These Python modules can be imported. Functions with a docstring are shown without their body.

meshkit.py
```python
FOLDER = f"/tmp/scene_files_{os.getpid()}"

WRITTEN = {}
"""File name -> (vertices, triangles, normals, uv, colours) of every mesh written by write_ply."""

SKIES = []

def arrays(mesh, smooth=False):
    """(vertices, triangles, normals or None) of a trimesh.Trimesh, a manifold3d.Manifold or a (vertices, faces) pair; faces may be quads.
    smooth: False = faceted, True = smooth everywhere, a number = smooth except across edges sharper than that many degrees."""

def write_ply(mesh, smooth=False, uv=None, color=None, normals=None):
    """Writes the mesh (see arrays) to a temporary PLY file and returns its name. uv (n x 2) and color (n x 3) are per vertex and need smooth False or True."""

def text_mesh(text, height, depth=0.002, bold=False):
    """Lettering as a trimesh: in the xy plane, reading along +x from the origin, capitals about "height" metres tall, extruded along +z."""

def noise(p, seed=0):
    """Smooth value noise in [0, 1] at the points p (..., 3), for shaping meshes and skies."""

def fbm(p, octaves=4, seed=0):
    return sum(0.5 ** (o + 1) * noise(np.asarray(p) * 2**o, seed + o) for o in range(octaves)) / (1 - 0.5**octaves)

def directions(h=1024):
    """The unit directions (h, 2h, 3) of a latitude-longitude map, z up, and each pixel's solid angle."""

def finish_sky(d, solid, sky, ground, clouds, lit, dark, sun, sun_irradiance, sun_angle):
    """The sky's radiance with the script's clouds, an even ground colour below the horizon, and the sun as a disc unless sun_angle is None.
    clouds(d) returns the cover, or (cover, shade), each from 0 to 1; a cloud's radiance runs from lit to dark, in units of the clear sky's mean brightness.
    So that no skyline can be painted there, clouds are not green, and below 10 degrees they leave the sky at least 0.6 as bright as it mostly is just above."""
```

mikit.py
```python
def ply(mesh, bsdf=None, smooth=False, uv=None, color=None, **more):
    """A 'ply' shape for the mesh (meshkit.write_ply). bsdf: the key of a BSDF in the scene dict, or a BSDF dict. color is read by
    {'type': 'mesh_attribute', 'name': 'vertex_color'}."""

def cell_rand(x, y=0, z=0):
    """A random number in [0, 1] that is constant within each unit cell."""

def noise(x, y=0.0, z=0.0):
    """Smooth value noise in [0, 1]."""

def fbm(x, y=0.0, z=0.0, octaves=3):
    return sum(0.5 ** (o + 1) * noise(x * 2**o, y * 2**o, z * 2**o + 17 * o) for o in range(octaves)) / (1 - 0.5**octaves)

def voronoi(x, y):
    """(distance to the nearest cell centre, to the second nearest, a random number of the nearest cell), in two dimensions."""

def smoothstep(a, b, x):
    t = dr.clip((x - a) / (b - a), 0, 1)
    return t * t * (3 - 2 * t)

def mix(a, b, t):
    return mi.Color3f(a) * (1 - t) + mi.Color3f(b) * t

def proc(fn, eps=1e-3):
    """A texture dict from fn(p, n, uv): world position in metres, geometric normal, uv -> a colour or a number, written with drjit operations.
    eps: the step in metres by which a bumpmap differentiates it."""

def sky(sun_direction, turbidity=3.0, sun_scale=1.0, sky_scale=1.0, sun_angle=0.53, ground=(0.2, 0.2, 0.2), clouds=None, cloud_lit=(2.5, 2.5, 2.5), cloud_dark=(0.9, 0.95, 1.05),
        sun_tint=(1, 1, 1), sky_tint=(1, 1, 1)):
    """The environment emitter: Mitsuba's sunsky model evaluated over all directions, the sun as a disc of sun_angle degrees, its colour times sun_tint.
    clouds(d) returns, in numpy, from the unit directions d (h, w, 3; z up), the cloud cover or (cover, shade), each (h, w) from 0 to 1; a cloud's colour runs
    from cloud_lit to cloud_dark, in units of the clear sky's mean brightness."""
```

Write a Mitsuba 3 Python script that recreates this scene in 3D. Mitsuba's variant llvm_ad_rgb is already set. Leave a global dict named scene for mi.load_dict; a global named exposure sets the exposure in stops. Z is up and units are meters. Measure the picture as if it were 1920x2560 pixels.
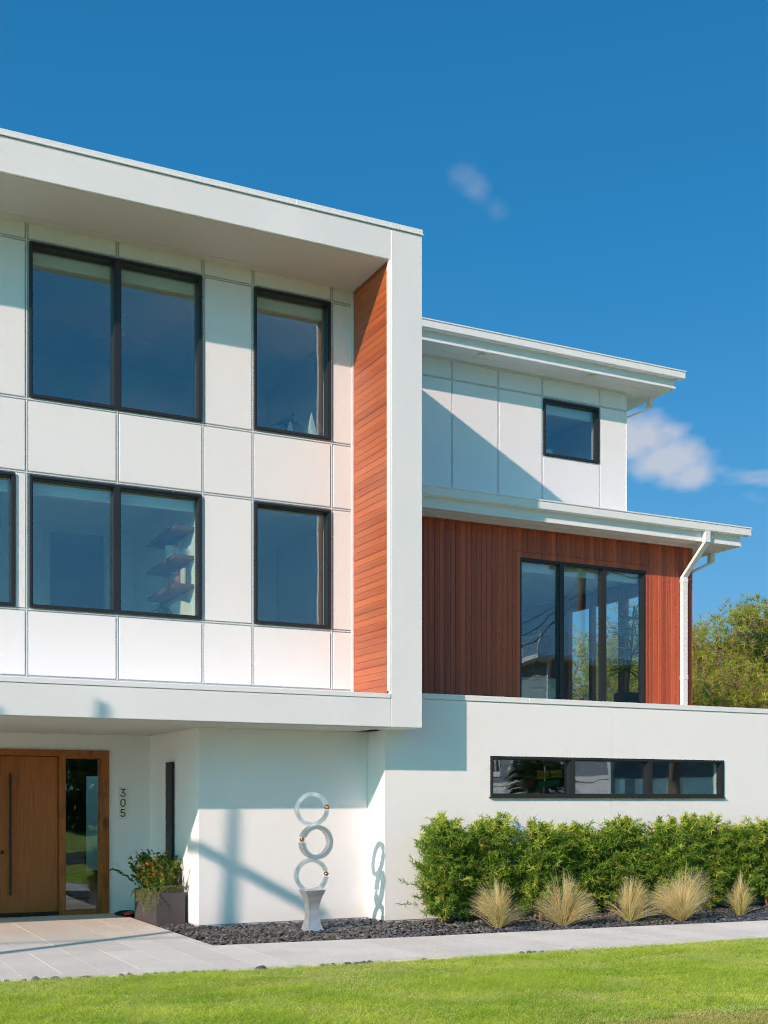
import math, random
import numpy as np, trimesh, manifold3d, shapely, mitsuba as mi, drjit as dr, mikit, meshkit
from shapely.geometry import Polygon, box as sbox
from mikit import noise, fbm, cell_rand, smoothstep, mix, proc
T = mi.ScalarTransform4f
rng = np.random.default_rng(305)
random.seed(305)
scene, labels = {}, {}

# ---------------------------------------------------------------- camera, sky, sun, exposure
EYE = 1.72
CW = np.array([0.4453, 0.8954, 0.0])
scene['camera'] = {'type': 'perspective', 'fov': 2 * math.degrees(math.atan(960 / 2988.9)), 'fov_axis': 'x',
                   'principal_point_offset_x': 0.0, 'principal_point_offset_y': -0.2823,
                   'near_clip': 0.1, 'far_clip': 3000.0,
                   'to_world': T().look_at(origin=[0, 0, EYE], target=[float(CW[0]), float(CW[1]), EYE], up=[0, 0, 1])}
SUN = np.array([-1.796, -1.0, 0.972])


def clouds(d):
    az = np.degrees(np.arctan2(d[..., 1], d[..., 0]))
    el = np.degrees(np.arcsin(np.clip(d[..., 2], -1, 1)))
    p = np.stack([az * .28, el * .42, np.zeros_like(az)], -1)
    n = meshkit.fbm(p, 5, 3)
    n2 = meshkit.fbm(p * 4.3, 5, 9)

    def puff(a, e, ra, re, tilt, k=1.0, soft=.5, edge=.9):
        x, y = (az - a), (el - e)
        c, s = math.cos(math.radians(tilt)), math.sin(math.radians(tilt))
        u, v = (x * c + y * s) / ra, (-x * s + y * c) / re
        r = np.sqrt(u * u + v * v) + edge * (n - .5) * 1.3 + .8 * (n2 - .5)
        return k * np.clip((1 - r) / soft, 0, 1)
    c = puff(52.0, 16.6, 2.5, 1.45, 0, .78, .8)
    c = np.maximum(c, puff(50.2, 15.4, 2.4, 1.1, 0, .76, .8))
    c = np.maximum(c, puff(48.9, 14.8, 1.5, .8, 0, .72, .8))
    c = np.maximum(c, puff(59.2, 26.9, 1.5, .8, 35, .22, 1.0))
    c = np.maximum(c, puff(58.2, 26.2, .9, .9, 0, .12, .9))
    st = meshkit.fbm(np.stack([az * .22 + el * .3, el * 1.5 - az * .25, np.ones_like(az)], -1), 5, 21)
    cir = np.clip((st - .5) * 3.2, 0, 1) * np.exp(-((az - 45.2) / 3.0) ** 2 - ((el - 14.4) / 1.1) ** 2) * .55
    c = np.maximum(c, cir)
    # thin broken cirrus over the rest of the sky
    g = np.clip((meshkit.fbm(np.stack([d[..., 0] * 3.3, d[..., 1] * 6.3, d[..., 2] * 9], -1), 5, 40) - .44) * 2.4, 0, 1) * .6
    away = np.clip((np.abs((az - 62 + 180) % 360 - 180) - 34) / 20, 0, 1)
    c = np.clip(np.maximum(c, g * away), 0, 1)
    haze = .30 * np.exp(-(el / 13.0) ** 2)                      # pale sea haze towards the horizon
    return np.maximum(c, haze), np.where(c > haze, .12, 1.0)


scene['sky_light'] = mikit.sky(SUN.tolist(), turbidity=6.0, clouds=clouds, cloud_lit=(2.1, 2.1, 2.25), cloud_dark=(1.7, 1.65, 1.65),
                               sky_tint=(.125, .78, 1.24), sun_tint=(1.02, .99, 1.30), ground=(.19, .20, .14))
exposure = 2.08

# ---------------------------------------------------------------- materials
def rgb(*c):
    return {'type': 'rgb', 'value': list(c)}


def principled(color, rough=.5, spec=.5, **k):
    return {'type': 'twosided', 'bsdf': {'type': 'principled', 'base_color': color if isinstance(color, dict) else rgb(*color), 'roughness': rough, 'specular': spec, **k}}


VC = {'type': 'mesh_attribute', 'name': 'vertex_color'}


def grain(along, axis_step, tone_a, tone_b, tone_c, freq, step=.1, vary=.44):
    """Timber: the tone changes from board to board (boards of width step), fine grain runs along one axis."""
    def fn(p, n, uv):
        a = {'x': p.x, 'y': p.y, 'z': p.z}
        run, across = a[along], a[axis_step]
        other = p.x + p.y + p.z - run - across
        k = cell_rand(dr.floor(across / step + .5e-3), 3, 7)
        k2 = cell_rand(dr.floor(across / step + .5e-3), 11, 5)
        f = fbm(across * freq, run * 1.3 + k * 40, other * 8, octaves=4)
        fine = fbm(across * freq * 5, run * 5 + k2 * 20, other * 20, octaves=2)
        c = mix(tone_a, tone_b, smoothstep(.15, .85, k))
        c = mix(c, tone_c, smoothstep(.42, .75, f) * .38)
        return c * (.90 + .16 * fine) * (1 - vary / 2 + vary * k2)
    return proc(fn)


def door_grain(p, n, uv):
    x, z = p.x + .015 * noise(p.z * 1.3, p.x * 3, 2), p.z
    w = noise(x * 9, z * .35, 4.0) * 6 + x * 42 + z * .35 * noise(x * 4, 1.0, 3)
    ring = dr.abs(2 * (w - dr.floor(w)) - 1)
    fine = fbm(x * 260, z * 3.0, 1.0, octaves=3)
    c = mix((.40, .130, .030), (.25, .072, .016), smoothstep(.35, .95, ring) * .55)
    big = fbm(x * 3.0, z * .5, 9.0, octaves=2)
    return c * (.62 + .6 * fine) * (.82 + .4 * big)


def frame_grain(p, n, uv):
    f = fbm(p.x * 40 + p.z * 3.5, p.z * 40 * smoothstep(2.38, 2.4, p.z) + p.y * 10, 1.0, octaves=3)
    k = fbm(p.x * 6, p.z * 5, 3.0, octaves=3)
    knot = smoothstep(.68, .80, noise(p.x * 9 + 3, p.z * 6, 2.0))
    c = mix((.44, .150, .036), (.24, .068, .014), f)
    c = mix(c, (.10, .028, .008), smoothstep(.45, .8, k) * smoothstep(4.27, 4.30, p.x) * .9)
    return c * (1 - .25 * knot)


def paver_tone(p, n, uv):
    k = cell_rand(dr.floor((p.x - 2.43) / .3895), dr.floor(p.y / 1.95), 2)
    c = mix((.49, .485, .452), (.54, .538, .508), k)
    b = fbm(p.x * 1.6, p.y * 1.6, 0.0, octaves=4)
    s = fbm(p.x * 90, p.y * 90, 0.0, octaves=2)
    warm = smoothstep(14.6, 16.2, p.y + 1.4 * (noise(p.x * .8, p.y * .8, 5) - .5))       # worn, dustier stone by the door
    c = mix(c, mi.Color3f(.47, .41, .34), warm * .6)
    return c * (.86 + .22 * b) * (.93 + .14 * s)


def stucco_tone(p, n, uv):
    b = fbm(p.x * 1.1, p.y * 1.1, p.z * .8, octaves=3)
    low = smoothstep(.30, .0, p.z + .25 * (fbm(p.x * 3, p.y * 3, p.z * 2, octaves=3) - .5))
    c = mix((.80, .80, .79), (.83, .83, .82), b)
    return mix(c, (.60, .55, .47), low * .22)


def stucco_bump(p, n, uv):
    return fbm(p.x * 60, p.y * 60, p.z * 60, octaves=3)


def metal_tone(p, n, uv):
    a = fbm(p.x * .7, p.y * .9, p.z * .7, octaves=3)
    return mix((.775, .78, .78), (.80, .80, .795), a)


def metal_tone_frame(p, n, uv):
    a = fbm(p.x * 1.1, p.y * 1.1, p.z * 1.1, octaves=3)
    b = noise(p.x * 1.7 + 5, p.z * .45, p.y)
    return mix((.745, .755, .765), (.80, .805, .80), a) * (.93 + .10 * b)


def brushed(p, n, uv):
    c = fbm(p.x * 13, p.y * 13, p.z * 9, octaves=2) * 9
    return .5 * noise(p.x * 160 + c * 3, p.z * 160 * .3 + c * 6, p.y * 120 + c) + 9 * noise(p.x * 13 + p.z * 7, p.z * 11 - p.x * 5, p.y * 13)


def lawn_soil(p, n, uv):
    b = fbm(p.x * .7, p.y * .7, 0.0, octaves=4)
    s = fbm(p.x * 45, p.y * 45, 0.0, octaves=2)
    return mix((.20, .25, .04), (.30, .34, .07), b) * (.6 + .7 * s)


def asphalt(p, n, uv):
    return mi.Color3f(.06) * (.7 + .5 * fbm(p.x * 30, p.y * 30, 0.0, octaves=2)) * (.8 + .4 * fbm(p.x * .5, p.y * .5, 3.0, octaves=2))


def shingle(p, n, uv):
    row = dr.floor(p.z / .16)
    h = p.x + p.y + cell_rand(row, 1, 2) * .3
    k = cell_rand(dr.floor(h / .17), row, 4)
    f = p.z / .16 - row
    return mix((.20, .235, .30), (.27, .305, .37), k) * (1 - .45 * smoothstep(.90, 1.0, f))


MAT = {
    'white_panel': principled(proc(metal_tone), .38, .45),
    'white_trim': principled((.76, .77, .77), .35, .5),
    'reveal_trim': principled((.43, .47, .51), .42, .5),
    'white_frame': principled(proc(metal_tone_frame), .32, .5),
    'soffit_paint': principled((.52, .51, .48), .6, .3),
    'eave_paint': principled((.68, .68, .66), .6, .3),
    'stucco': {'type': 'twosided', 'bsdf': {'type': 'bumpmap', 'arbitrary': proc(stucco_bump, .002), 'scale': .0012,
               'nested': {'type': 'principled', 'base_color': proc(stucco_tone), 'roughness': .75, 'specular': .25}}},
    'timber_upright': principled(grain('z', 'x', (.50, .098, .036), (.36, .066, .030), (.58, .130, .046), 38), .42, .45),
    'timber_level': principled(grain('y', 'z', (.385, .100, .034), (.30, .070, .025), (.43, .125, .042), 22, vary=.24), .34, .5),
    'door_timber': principled(proc(door_grain), .38, .4),
    'frame_timber': principled(proc(frame_grain), .33, .45),
    'dark_metal': principled((.020, .021, .024), .38, .5),
    'black_paint': principled((.010, .010, .011), .42, .45),
    'glass': {'type': 'thindielectric', 'int_ior': 2.15, 'ext_ior': 1.0, 'specular_transmittance': rgb(.78, .90, .86), 'specular_reflectance': rgb(.82, .93, 1.0)},
    'clear_glass': {'type': 'thindielectric', 'int_ior': 1.5, 'ext_ior': 1.0},
    'paver_stone': principled(proc(paver_tone), .7, .3),
    'grout': principled((.86, .83, .76), .85, .2),
    'pebble': principled(VC, .36, .5),
    'soil': principled((.028, .024, .020), .9, .2),
    'leaf': {'type': 'principledthin', 'base_color': VC, 'roughness': .42, 'diff_trans': .75, 'spec_trans': 0.0, 'eta': 1.4},
    'grass_blade': {'type': 'principledthin', 'base_color': VC, 'roughness': .55, 'diff_trans': 1.0, 'spec_trans': 0.0, 'eta': 1.35},
    'bark': principled(VC, .85, .2),
    'lawn_soil': principled(proc(lawn_soil), .9, .2),
    'asphalt': principled(proc(asphalt), .85, .3),
    'aluminium': {'type': 'twosided', 'bsdf': {'type': 'bumpmap', 'arbitrary': proc(brushed, .001), 'scale': .0011,
                  'nested': {'type': 'roughconductor', 'material': 'Al', 'alpha': .20, 'distribution': 'ggx', 'specular_reflectance': rgb(.90, .92, .94)}}},
    'aluminium_dull': {'type': 'twosided', 'bsdf': {'type': 'bumpmap', 'arbitrary': proc(brushed, .001), 'scale': .0011,
                  'nested': {'type': 'roughconductor', 'material': 'Al', 'alpha': .36, 'distribution': 'ggx', 'specular_reflectance': rgb(.88, .90, .92)}}},
    'bronze': {'type': 'twosided', 'bsdf': {'type': 'roughconductor', 'eta': rgb(.6, .9, 1.1), 'k': rgb(3.2, 2.4, 1.9), 'alpha': .22, 'specular_reflectance': rgb(.85, .62, .42)}},
    'planter_grey': principled((.066, .062, .064), .72, .3),
    'room_white': principled((.80, .84, .80), .7, .3),
    'room_floor': principled((.22, .14, .08), .5, .4),
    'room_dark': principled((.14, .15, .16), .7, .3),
    'shade_cloth': principled((.70, .74, .70), .8, .2),
    'walnut': principled((.19, .085, .035), .45, .4),
    'cream': principled((.72, .66, .50), .6, .3),
    'plate': principled((.74, .73, .66), .55, .3),
    'copper_wood': principled((.50, .22, .10), .4, .4),
    'apple_green': principled((.35, .42, .08), .35, .5),
    'red_plastic': principled((.55, .02, .03), .35, .5),
    'rubber': principled((.012, .012, .013), .45, .5),
    'shingle': principled(proc(shingle), .8, .2),
    'sign_yellow': principled((.75, .48, .02), .5, .3),
    'sign_green': principled((.01, .22, .09), .5, .3),
    'galvanised': principled((.42, .43, .43), .45, .5, metallic=.6),
    'roof_grey': principled((.12, .12, .13), .8, .2),
}
for k_, m_ in MAT.items():
    scene['mat_' + k_] = m_

# ---------------------------------------------------------------- helpers
def numbered(key):
    if key not in scene and not any(k.startswith(key + '__') for k in scene):
        return key
    i = 1
    while f'{key}_{i:03d}' in scene or any(k.startswith(f'{key}_{i:03d}__') for k in scene):
        i += 1
    return f'{key}_{i:03d}'


COUNT = {}


def add(key, mesh, mat, smooth=False, color=None, **info):
    """One entry of the scene; a key that is taken gets the next number."""
    n = COUNT.get(key, 0)
    COUNT[key] = n + 1
    k = key if n == 0 else f'{key}_{n:03d}'
    scene[k] = mikit.ply(mesh, 'mat_' + mat, smooth=smooth, color=color)
    if info:
        labels[k] = info
    return k


def thing(name, label, cat, group=None, **more):
    n = COUNT.get(name, 0)
    COUNT[name] = n + 1
    k = name if n == 0 else f'{name}_{n:03d}'
    labels[k] = {'label': label, 'category': cat, **more}
    if group:
        labels[k]['group'] = group
    return k


def bx(x0, x1, y0, y1, z0, z1, b=0.0):
    lo, hi = np.array([min(x0, x1), min(y0, y1), min(z0, z1)]), np.array([max(x0, x1), max(y0, y1), max(z0, z1)])
    if b <= 0:
        return trimesh.creation.box(bounds=[lo, hi])
    b = min(b, .45 * float((hi - lo).min()))
    pts = []
    for sx in (0, 1):
        for sy in (0, 1):
            for sz in (0, 1):
                c = np.where([sx, sy, sz], hi, lo)
                d = np.where([sx, sy, sz], -b, b)
                for a in range(3):
                    q = c + d
                    q[a] = c[a]
                    pts.append(q)
    return trimesh.convex.convex_hull(np.array(pts))


def cat(*ms):
    return trimesh.util.concatenate(list(ms))


def wall_xz(poly, y0, y1):
    """A shapely polygon in (x, z) as a slab between y0 (front) and y1."""
    ms = []
    for g in getattr(poly, 'geoms', [poly]):
        m = trimesh.creation.extrude_polygon(g, abs(y1 - y0), engine='earcut')
        v = m.vertices
        ms.append(trimesh.Trimesh(np.column_stack([v[:, 0], min(y0, y1) + (abs(y1 - y0) - v[:, 2]), v[:, 1]]), m.faces, process=False))
    return cat(*ms)


def wall_yz(poly, x0, x1):
    ms = []
    for g in getattr(poly, 'geoms', [poly]):
        m = trimesh.creation.extrude_polygon(g, abs(x1 - x0), engine='earcut')
        v = m.vertices
        ms.append(trimesh.Trimesh(np.column_stack([min(x0, x1) + v[:, 2], v[:, 0], v[:, 1]]), m.faces, process=False))
    return cat(*ms)


def slab_xy(poly, z0, z1):
    ms = []
    for g in getattr(poly, 'geoms', [poly]):
        if g.area < 1e-4 or g.geom_type != 'Polygon':
            continue
        m = trimesh.creation.extrude_polygon(g, z1 - z0, engine='earcut')
        m.apply_translation([0, 0, z0])
        ms.append(m)
    return cat(*ms)


def tube(points, radii, sides=8, caps=True):
    p = np.asarray(points, float)
    r = np.broadcast_to(radii, (len(p),))
    t = np.gradient(p, axis=0)
    t /= np.linalg.norm(t, axis=1, keepdims=True) + 1e-12
    a = np.cross(t, np.where(np.abs(t[:, 2:]) < .9, [0, 0, 1.], [1., 0, 0]))
    a /= np.linalg.norm(a, axis=1, keepdims=True) + 1e-12
    b = np.cross(t, a)
    g = np.arange(sides) * 2 * np.pi / sides
    v = p[:, None] + r[:, None, None] * (np.cos(g)[None, :, None] * a[:, None] + np.sin(g)[None, :, None] * b[:, None])
    i, j = np.meshgrid(np.arange(len(p) - 1), np.arange(sides), indexing='ij')
    q = np.stack([i * sides + j, i * sides + (j + 1) % sides, (i + 1) * sides + (j + 1) % sides, (i + 1) * sides + j], -1).reshape(-1, 4)
    f = np.vstack([q[:, [0, 1, 2]], q[:, [0, 2, 3]]])
    v = v.reshape(-1, 3)
    if caps:
        n = len(v)
        v = np.vstack([v, p[0], p[-1]])
        k = np.arange(sides)
        f = np.vstack([f, np.stack([(k + 1) % sides, k, np.full(sides, n)], 1), np.stack([n - 1 - sides + 1 + k, n - sides + (k + 1) % sides, np.full(sides, n + 1)], 1)])
    return trimesh.Trimesh(v, f, process=False)


def lathe(profile, centre, sections=24):
    m = trimesh.creation.revolve(np.array(profile, float), sections=sections)
    m.apply_translation(centre)
    return m


def ribbons(base, direc, length, width, bend, side, S=3):
    """B curved, tapering blades at once -> (vertices, faces, parameter t per vertex)."""
    B = len(base)
    t = np.linspace(0, 1, S + 1)
    pts = base[:, None] + direc[:, None] * (length[:, None] * t)[..., None] + bend[:, None] * (t * t)[None, :, None]
    w = width[:, None] * np.where(t < 1, np.sin(np.pi * np.clip(.18 + .82 * t, 0, 1)) ** .6, 0)[None] * .5
    L = pts - side[:, None] * w[..., None]
    R = pts + side[:, None] * w[..., None]
    v = np.concatenate([L[:, :S], R[:, :S], pts[:, S:]], 1)
    n = 2 * S + 1
    fs = []
    for i in range(S - 1):
        fs += [[i, S + i, S + i + 1], [i, S + i + 1, i + 1]]
    fs += [[S - 1, 2 * S - 1, 2 * S]]
    f = (np.array(fs)[None] + (np.arange(B) * n)[:, None, None]).reshape(-1, 3)
    tt = np.concatenate([t[:S], t[:S], t[S:]])
    return v.reshape(-1, 3), f, np.tile(tt, B)


def unit(a):
    return a / (np.linalg.norm(a, axis=-1, keepdims=True) + 1e-12)


def stones(centres, sizes, tones, seed, detail=1):
    """Many rounded pebbles in one mesh with a tone each."""
    r = np.random.default_rng(seed)
    s = trimesh.creation.icosphere(subdivisions=detail)
    n = len(centres)
    v = np.repeat(np.array(s.vertices)[None], n, 0)
    lump = 1 + .16 * (r.random((n, 1, 3)) - .5) + .12 * np.sin(v * r.uniform(1, 3, (n, 1, 3)) * 2 + r.uniform(0, 6, (n, 1, 1)))
    v = v * lump * sizes[:, None, :]
    a, tl, tm = r.uniform(0, 2 * np.pi, n), r.normal(0, .28, n), r.normal(0, .28, n)
    ca, sa = np.cos(a), np.sin(a)
    z0 = np.zeros(n)
    Rz = np.stack([np.stack([ca, -sa, z0], -1), np.stack([sa, ca, z0], -1), np.stack([z0, z0, z0 + 1], -1)], 1)
    cx, sx = np.cos(tl), np.sin(tl)
    Rx = np.stack([np.stack([z0 + 1, z0, z0], -1), np.stack([z0, cx, -sx], -1), np.stack([z0, sx, cx], -1)], 1)
    cy, sy = np.cos(tm), np.sin(tm)
    Ry = np.stack([np.stack([cy, z0, sy], -1), np.stack([z0, z0 + 1, z0], -1), np.stack([-sy, z0, cy], -1)], 1)
    M = Rz @ Rx @ Ry
    v = np.einsum('nij,nkj->nki', M, v) + centres[:, None]
    f = (np.array(s.faces)[None] + (np.arange(n) * len(s.vertices))[:, None, None]).reshape(-1, 3)
    c = np.repeat(tones[:, None], len(s.vertices), 1).reshape(-1, 3)
    return trimesh.Trimesh(v.reshape(-1, 3), f, process=False), c


# ---------------------------------------------------------------- measured planes of the house
YF, YB, YA, YW, YD, Y2, Y3 = 14.69, 15.29, 15.86, 15.85, 18.31, 17.10, 17.85
ZS = 2.741                     # underside of the projecting frame
HOUSE = thing('modern_house', 'white three-storey flat-roofed house with projecting box frame and reddish timber cladding', 'house')


def H(part, mesh, mat, smooth=False, **info):
    return add(f'{HOUSE}__{part}', mesh, mat, smooth, **info)


# --- projecting frame: fascia beam, lower band, right leg, caps
H('roof_beam', bx(-7, 7.409, YF, 24, 9.175, 9.60, .004), 'white_frame')
H('floor_band', bx(-7, 7.409, YF, YD + .3, ZS, 3.130, .004), 'white_frame')
H('frame_leg', cat(bx(7.413, 7.900, YF, YB + .02, ZS, 9.600, .004), bx(7.413, 7.900, YB + .03, YW + .3, 3.3, 9.6)), 'white_frame')
H('side_wall', bx(7.62, 7.898, YW + .31, 24, 2.6, 9.58), 'white_trim')
H('roof_cap', cat(bx(-7, 1.58, YF - .016, YF + .5, 9.613, 9.680, .004), bx(1.583, 6.0, YF - .016, YF + .5, 9.613, 9.680, .004), bx(6.003, 7.906, YF - .016, YF + .5, 9.613, 9.680, .004),
                  bx(-7, 7.918, YF - .026, YF - .005, 9.603, 9.615)), 'white_trim')
H('band_cap', cat(bx(-7, 5.10, YF - .012, YF + .02, 3.137, 3.200, .003), bx(5.103, 7.40, YF - .012, YF + .02, 3.137, 3.200, .003)), 'white_trim')
ledge = trimesh.convex.convex_hull(np.array([[x, y, z] for x in (-7, 7.409) for y, z in ((YF + .021, 3.131), (YF + .021, 3.197), (YW - .002, 3.30), (YW - .002, 3.131))]))
H('sloped_ledge', ledge, 'white_trim')
H('roof_soffit', bx(-7, 7.384, YF + .03, YW - .161, 9.168, 9.1745), 'soffit_paint')
H('roof_soffit', bx(-7, 7.384, YW - .154, YW - .002, 9.168, 9.1745), 'soffit_paint')
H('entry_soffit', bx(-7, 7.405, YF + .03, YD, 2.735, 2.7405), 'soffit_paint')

# --- timber lining of the frame's right reveal: level boards
zb = 3.22
H('timber_reveal', bx(7.402, 7.412, YF + .075, YW, 3.2, 9.175), 'black_paint')
for k in range(60):
    z0, z1 = zb + k * .1, min(zb + k * .1 + .0962, 9.172)
    if z1 - z0 > .01:
        H('timber_reveal__board', bx(7.386, 7.401, YF + .075, YW - .012, z0, z1, .003), 'timber_level')
H('reveal_trim', bx(7.388, 7.4125, YF + .002, YF + .07, 3.24, 9.174, .003), 'white_trim')

# --- upper facade: backing wall with openings, panels, reveal bars
WIN = {'a3': (2.771, 5.085, 6.940, 8.944), 'b3': (5.842, 7.015, 6.950, 8.943), 'a2': (2.773, 5.074, 4.222, 5.928), 'b2': (5.853, 7.015, 4.219, 5.926), 'c2': (.20, 2.590, 4.222, 5.928)}


def hole(w, m=.02):
    return sbox(w[0] + m, w[2] + m, w[1] - m, w[3] - m)


back = sbox(-7, 3.2, 7.385, 9.175)
for w_ in WIN.values():
    back = back.difference(hole(w_))
H('facade_wall', wall_xz(back, YW + .02, YW + .22), 'reveal_trim')
cols = [-7, -2.4, -1.0, .14, 2.74, 3.915, 5.10, 5.83, 7.036, 7.352]
rows = [3.325, 4.195, 5.96, 6.91, 8.955, 9.178]
G = .025
for i in range(len(cols) - 1):
    for j in range(len(rows) - 1):
        cell = sbox(cols[i] + G, rows[j] + G, cols[i + 1] - (G if i < len(cols) - 2 else .004), rows[j + 1] - (G if j < 4 else .006))
        for w_ in WIN.values():
            cell = cell.difference(sbox(w_[0] - .012, w_[2] - .012, w_[1] + .012, w_[3] + .012))
        for g_ in getattr(cell, 'geoms', [cell]):
            if g_.area < .012:
                continue
            x0, z0, x1, z1 = g_.bounds
            if x1 - x0 < .05 or z1 - z0 < .05:
                continue
            H('facade_wall__panel', bx(x0, x1, YW, YW + .0195, z0, z1, .002), 'white_panel')
H('facade_wall__panel', bx(2.634, 2.722, YW, YW + .0195, 4.216, 5.939, .002), 'white_panel')
for x in cols[1:-1]:
    for j in range(5):
        if j == 1 and x == .14:
            continue
        H('facade_wall__reveal_bar', bx(x - .006, x + .006, YW + .005, YW + .0195, rows[j] + .012, rows[j + 1] - .012), 'white_trim')
H('facade_wall__reveal_bar', bx(2.607, 2.620, YW + .004, YW + .0195, 4.21, 5.945), 'white_trim')
for z in rows[1:-1]:
    H('facade_wall__reveal_bar', bx(-7, 7.352, YW + .003, YW + .0195, z - .006, z + .006), 'white_trim')
H('facade_wall__corner_trim', bx(7.354, 7.3845, YW - .012, YW + .0195, 3.30, 9.174, .002), 'white_trim')
H('facade_wall__base_trim', bx(-7, 7.36, YW - .004, YW + .0195, 3.302, 3.322), 'white_trim')


# --- windows
def glass_sheet(x0, x1, y, z0, z1):
    """Float glass with the faint waviness that bends its reflections."""
    nx, nz = max(4, int((x1 - x0) / .06)), max(4, int((z1 - z0) / .06))
    X, Z = np.meshgrid(np.linspace(x0, x1, nx + 1), np.linspace(z0, z1, nz + 1), indexing='ij')
    q = np.stack([X * 2.3, Z * 1.7, np.full_like(X, x0 * 7.1 + z0)], -1)
    Y = y + .0019 * (meshkit.noise(q, 3) - .5) + .0011 * (meshkit.noise(q * 2.2, 8) - .5)
    v = np.stack([X, Y, Z], -1).reshape(-1, 3)
    i, j = np.meshgrid(np.arange(nx), np.arange(nz), indexing='ij')
    a = (i * (nz + 1) + j).ravel()
    f = np.vstack([np.stack([a, a + nz + 1, a + nz + 2], 1), np.stack([a, a + nz + 2, a + 1], 1)])
    return trimesh.Trimesh(v, f, process=False)


def window(key, w, y, mull=(), fw=.043, proud=.03, glass_y=.105, sill=None, mw=.095, glass='glass'):
    """Dark metal frame (outer ring, thinner inner sash) with one pane to each light; key is the part's key."""
    x0, x1, z0, z1 = w
    ring = sbox(x0, z0, x1, z1)
    edges = [x0 + fw] + [e for m in mull for e in (m - mw / 2, m + mw / 2)] + [x1 - fw]
    lights = [(edges[2 * i], edges[2 * i + 1]) for i in range(len(edges) // 2)]
    holes = [sbox(a, z0 + fw, b, z1 - fw) for a, b in lights]
    outer, inner = ring, ring.buffer(-.012, join_style=2)
    for h_ in holes:
        outer = outer.difference(h_.buffer(.014, join_style=2))
        inner = inner.difference(h_)
    k = add(key, wall_xz(outer, y - proud, y + .05), 'dark_metal')
    add(k + '__sash', wall_xz(inner, y - proud + .022, y + glass_y + .03), 'dark_metal')
    for a, b in lights:
        add(k + '__pane', glass_sheet(a - .004, b + .004, y + glass_y, z0 + fw - .004, z1 - fw + .004), glass, True)
    if sill:
        add(k + '__sill', bx(x0 - .02, x1 + .02, y - proud - .02, y, z0 - .02, z0 - .002), 'dark_metal')
    return k


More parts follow.
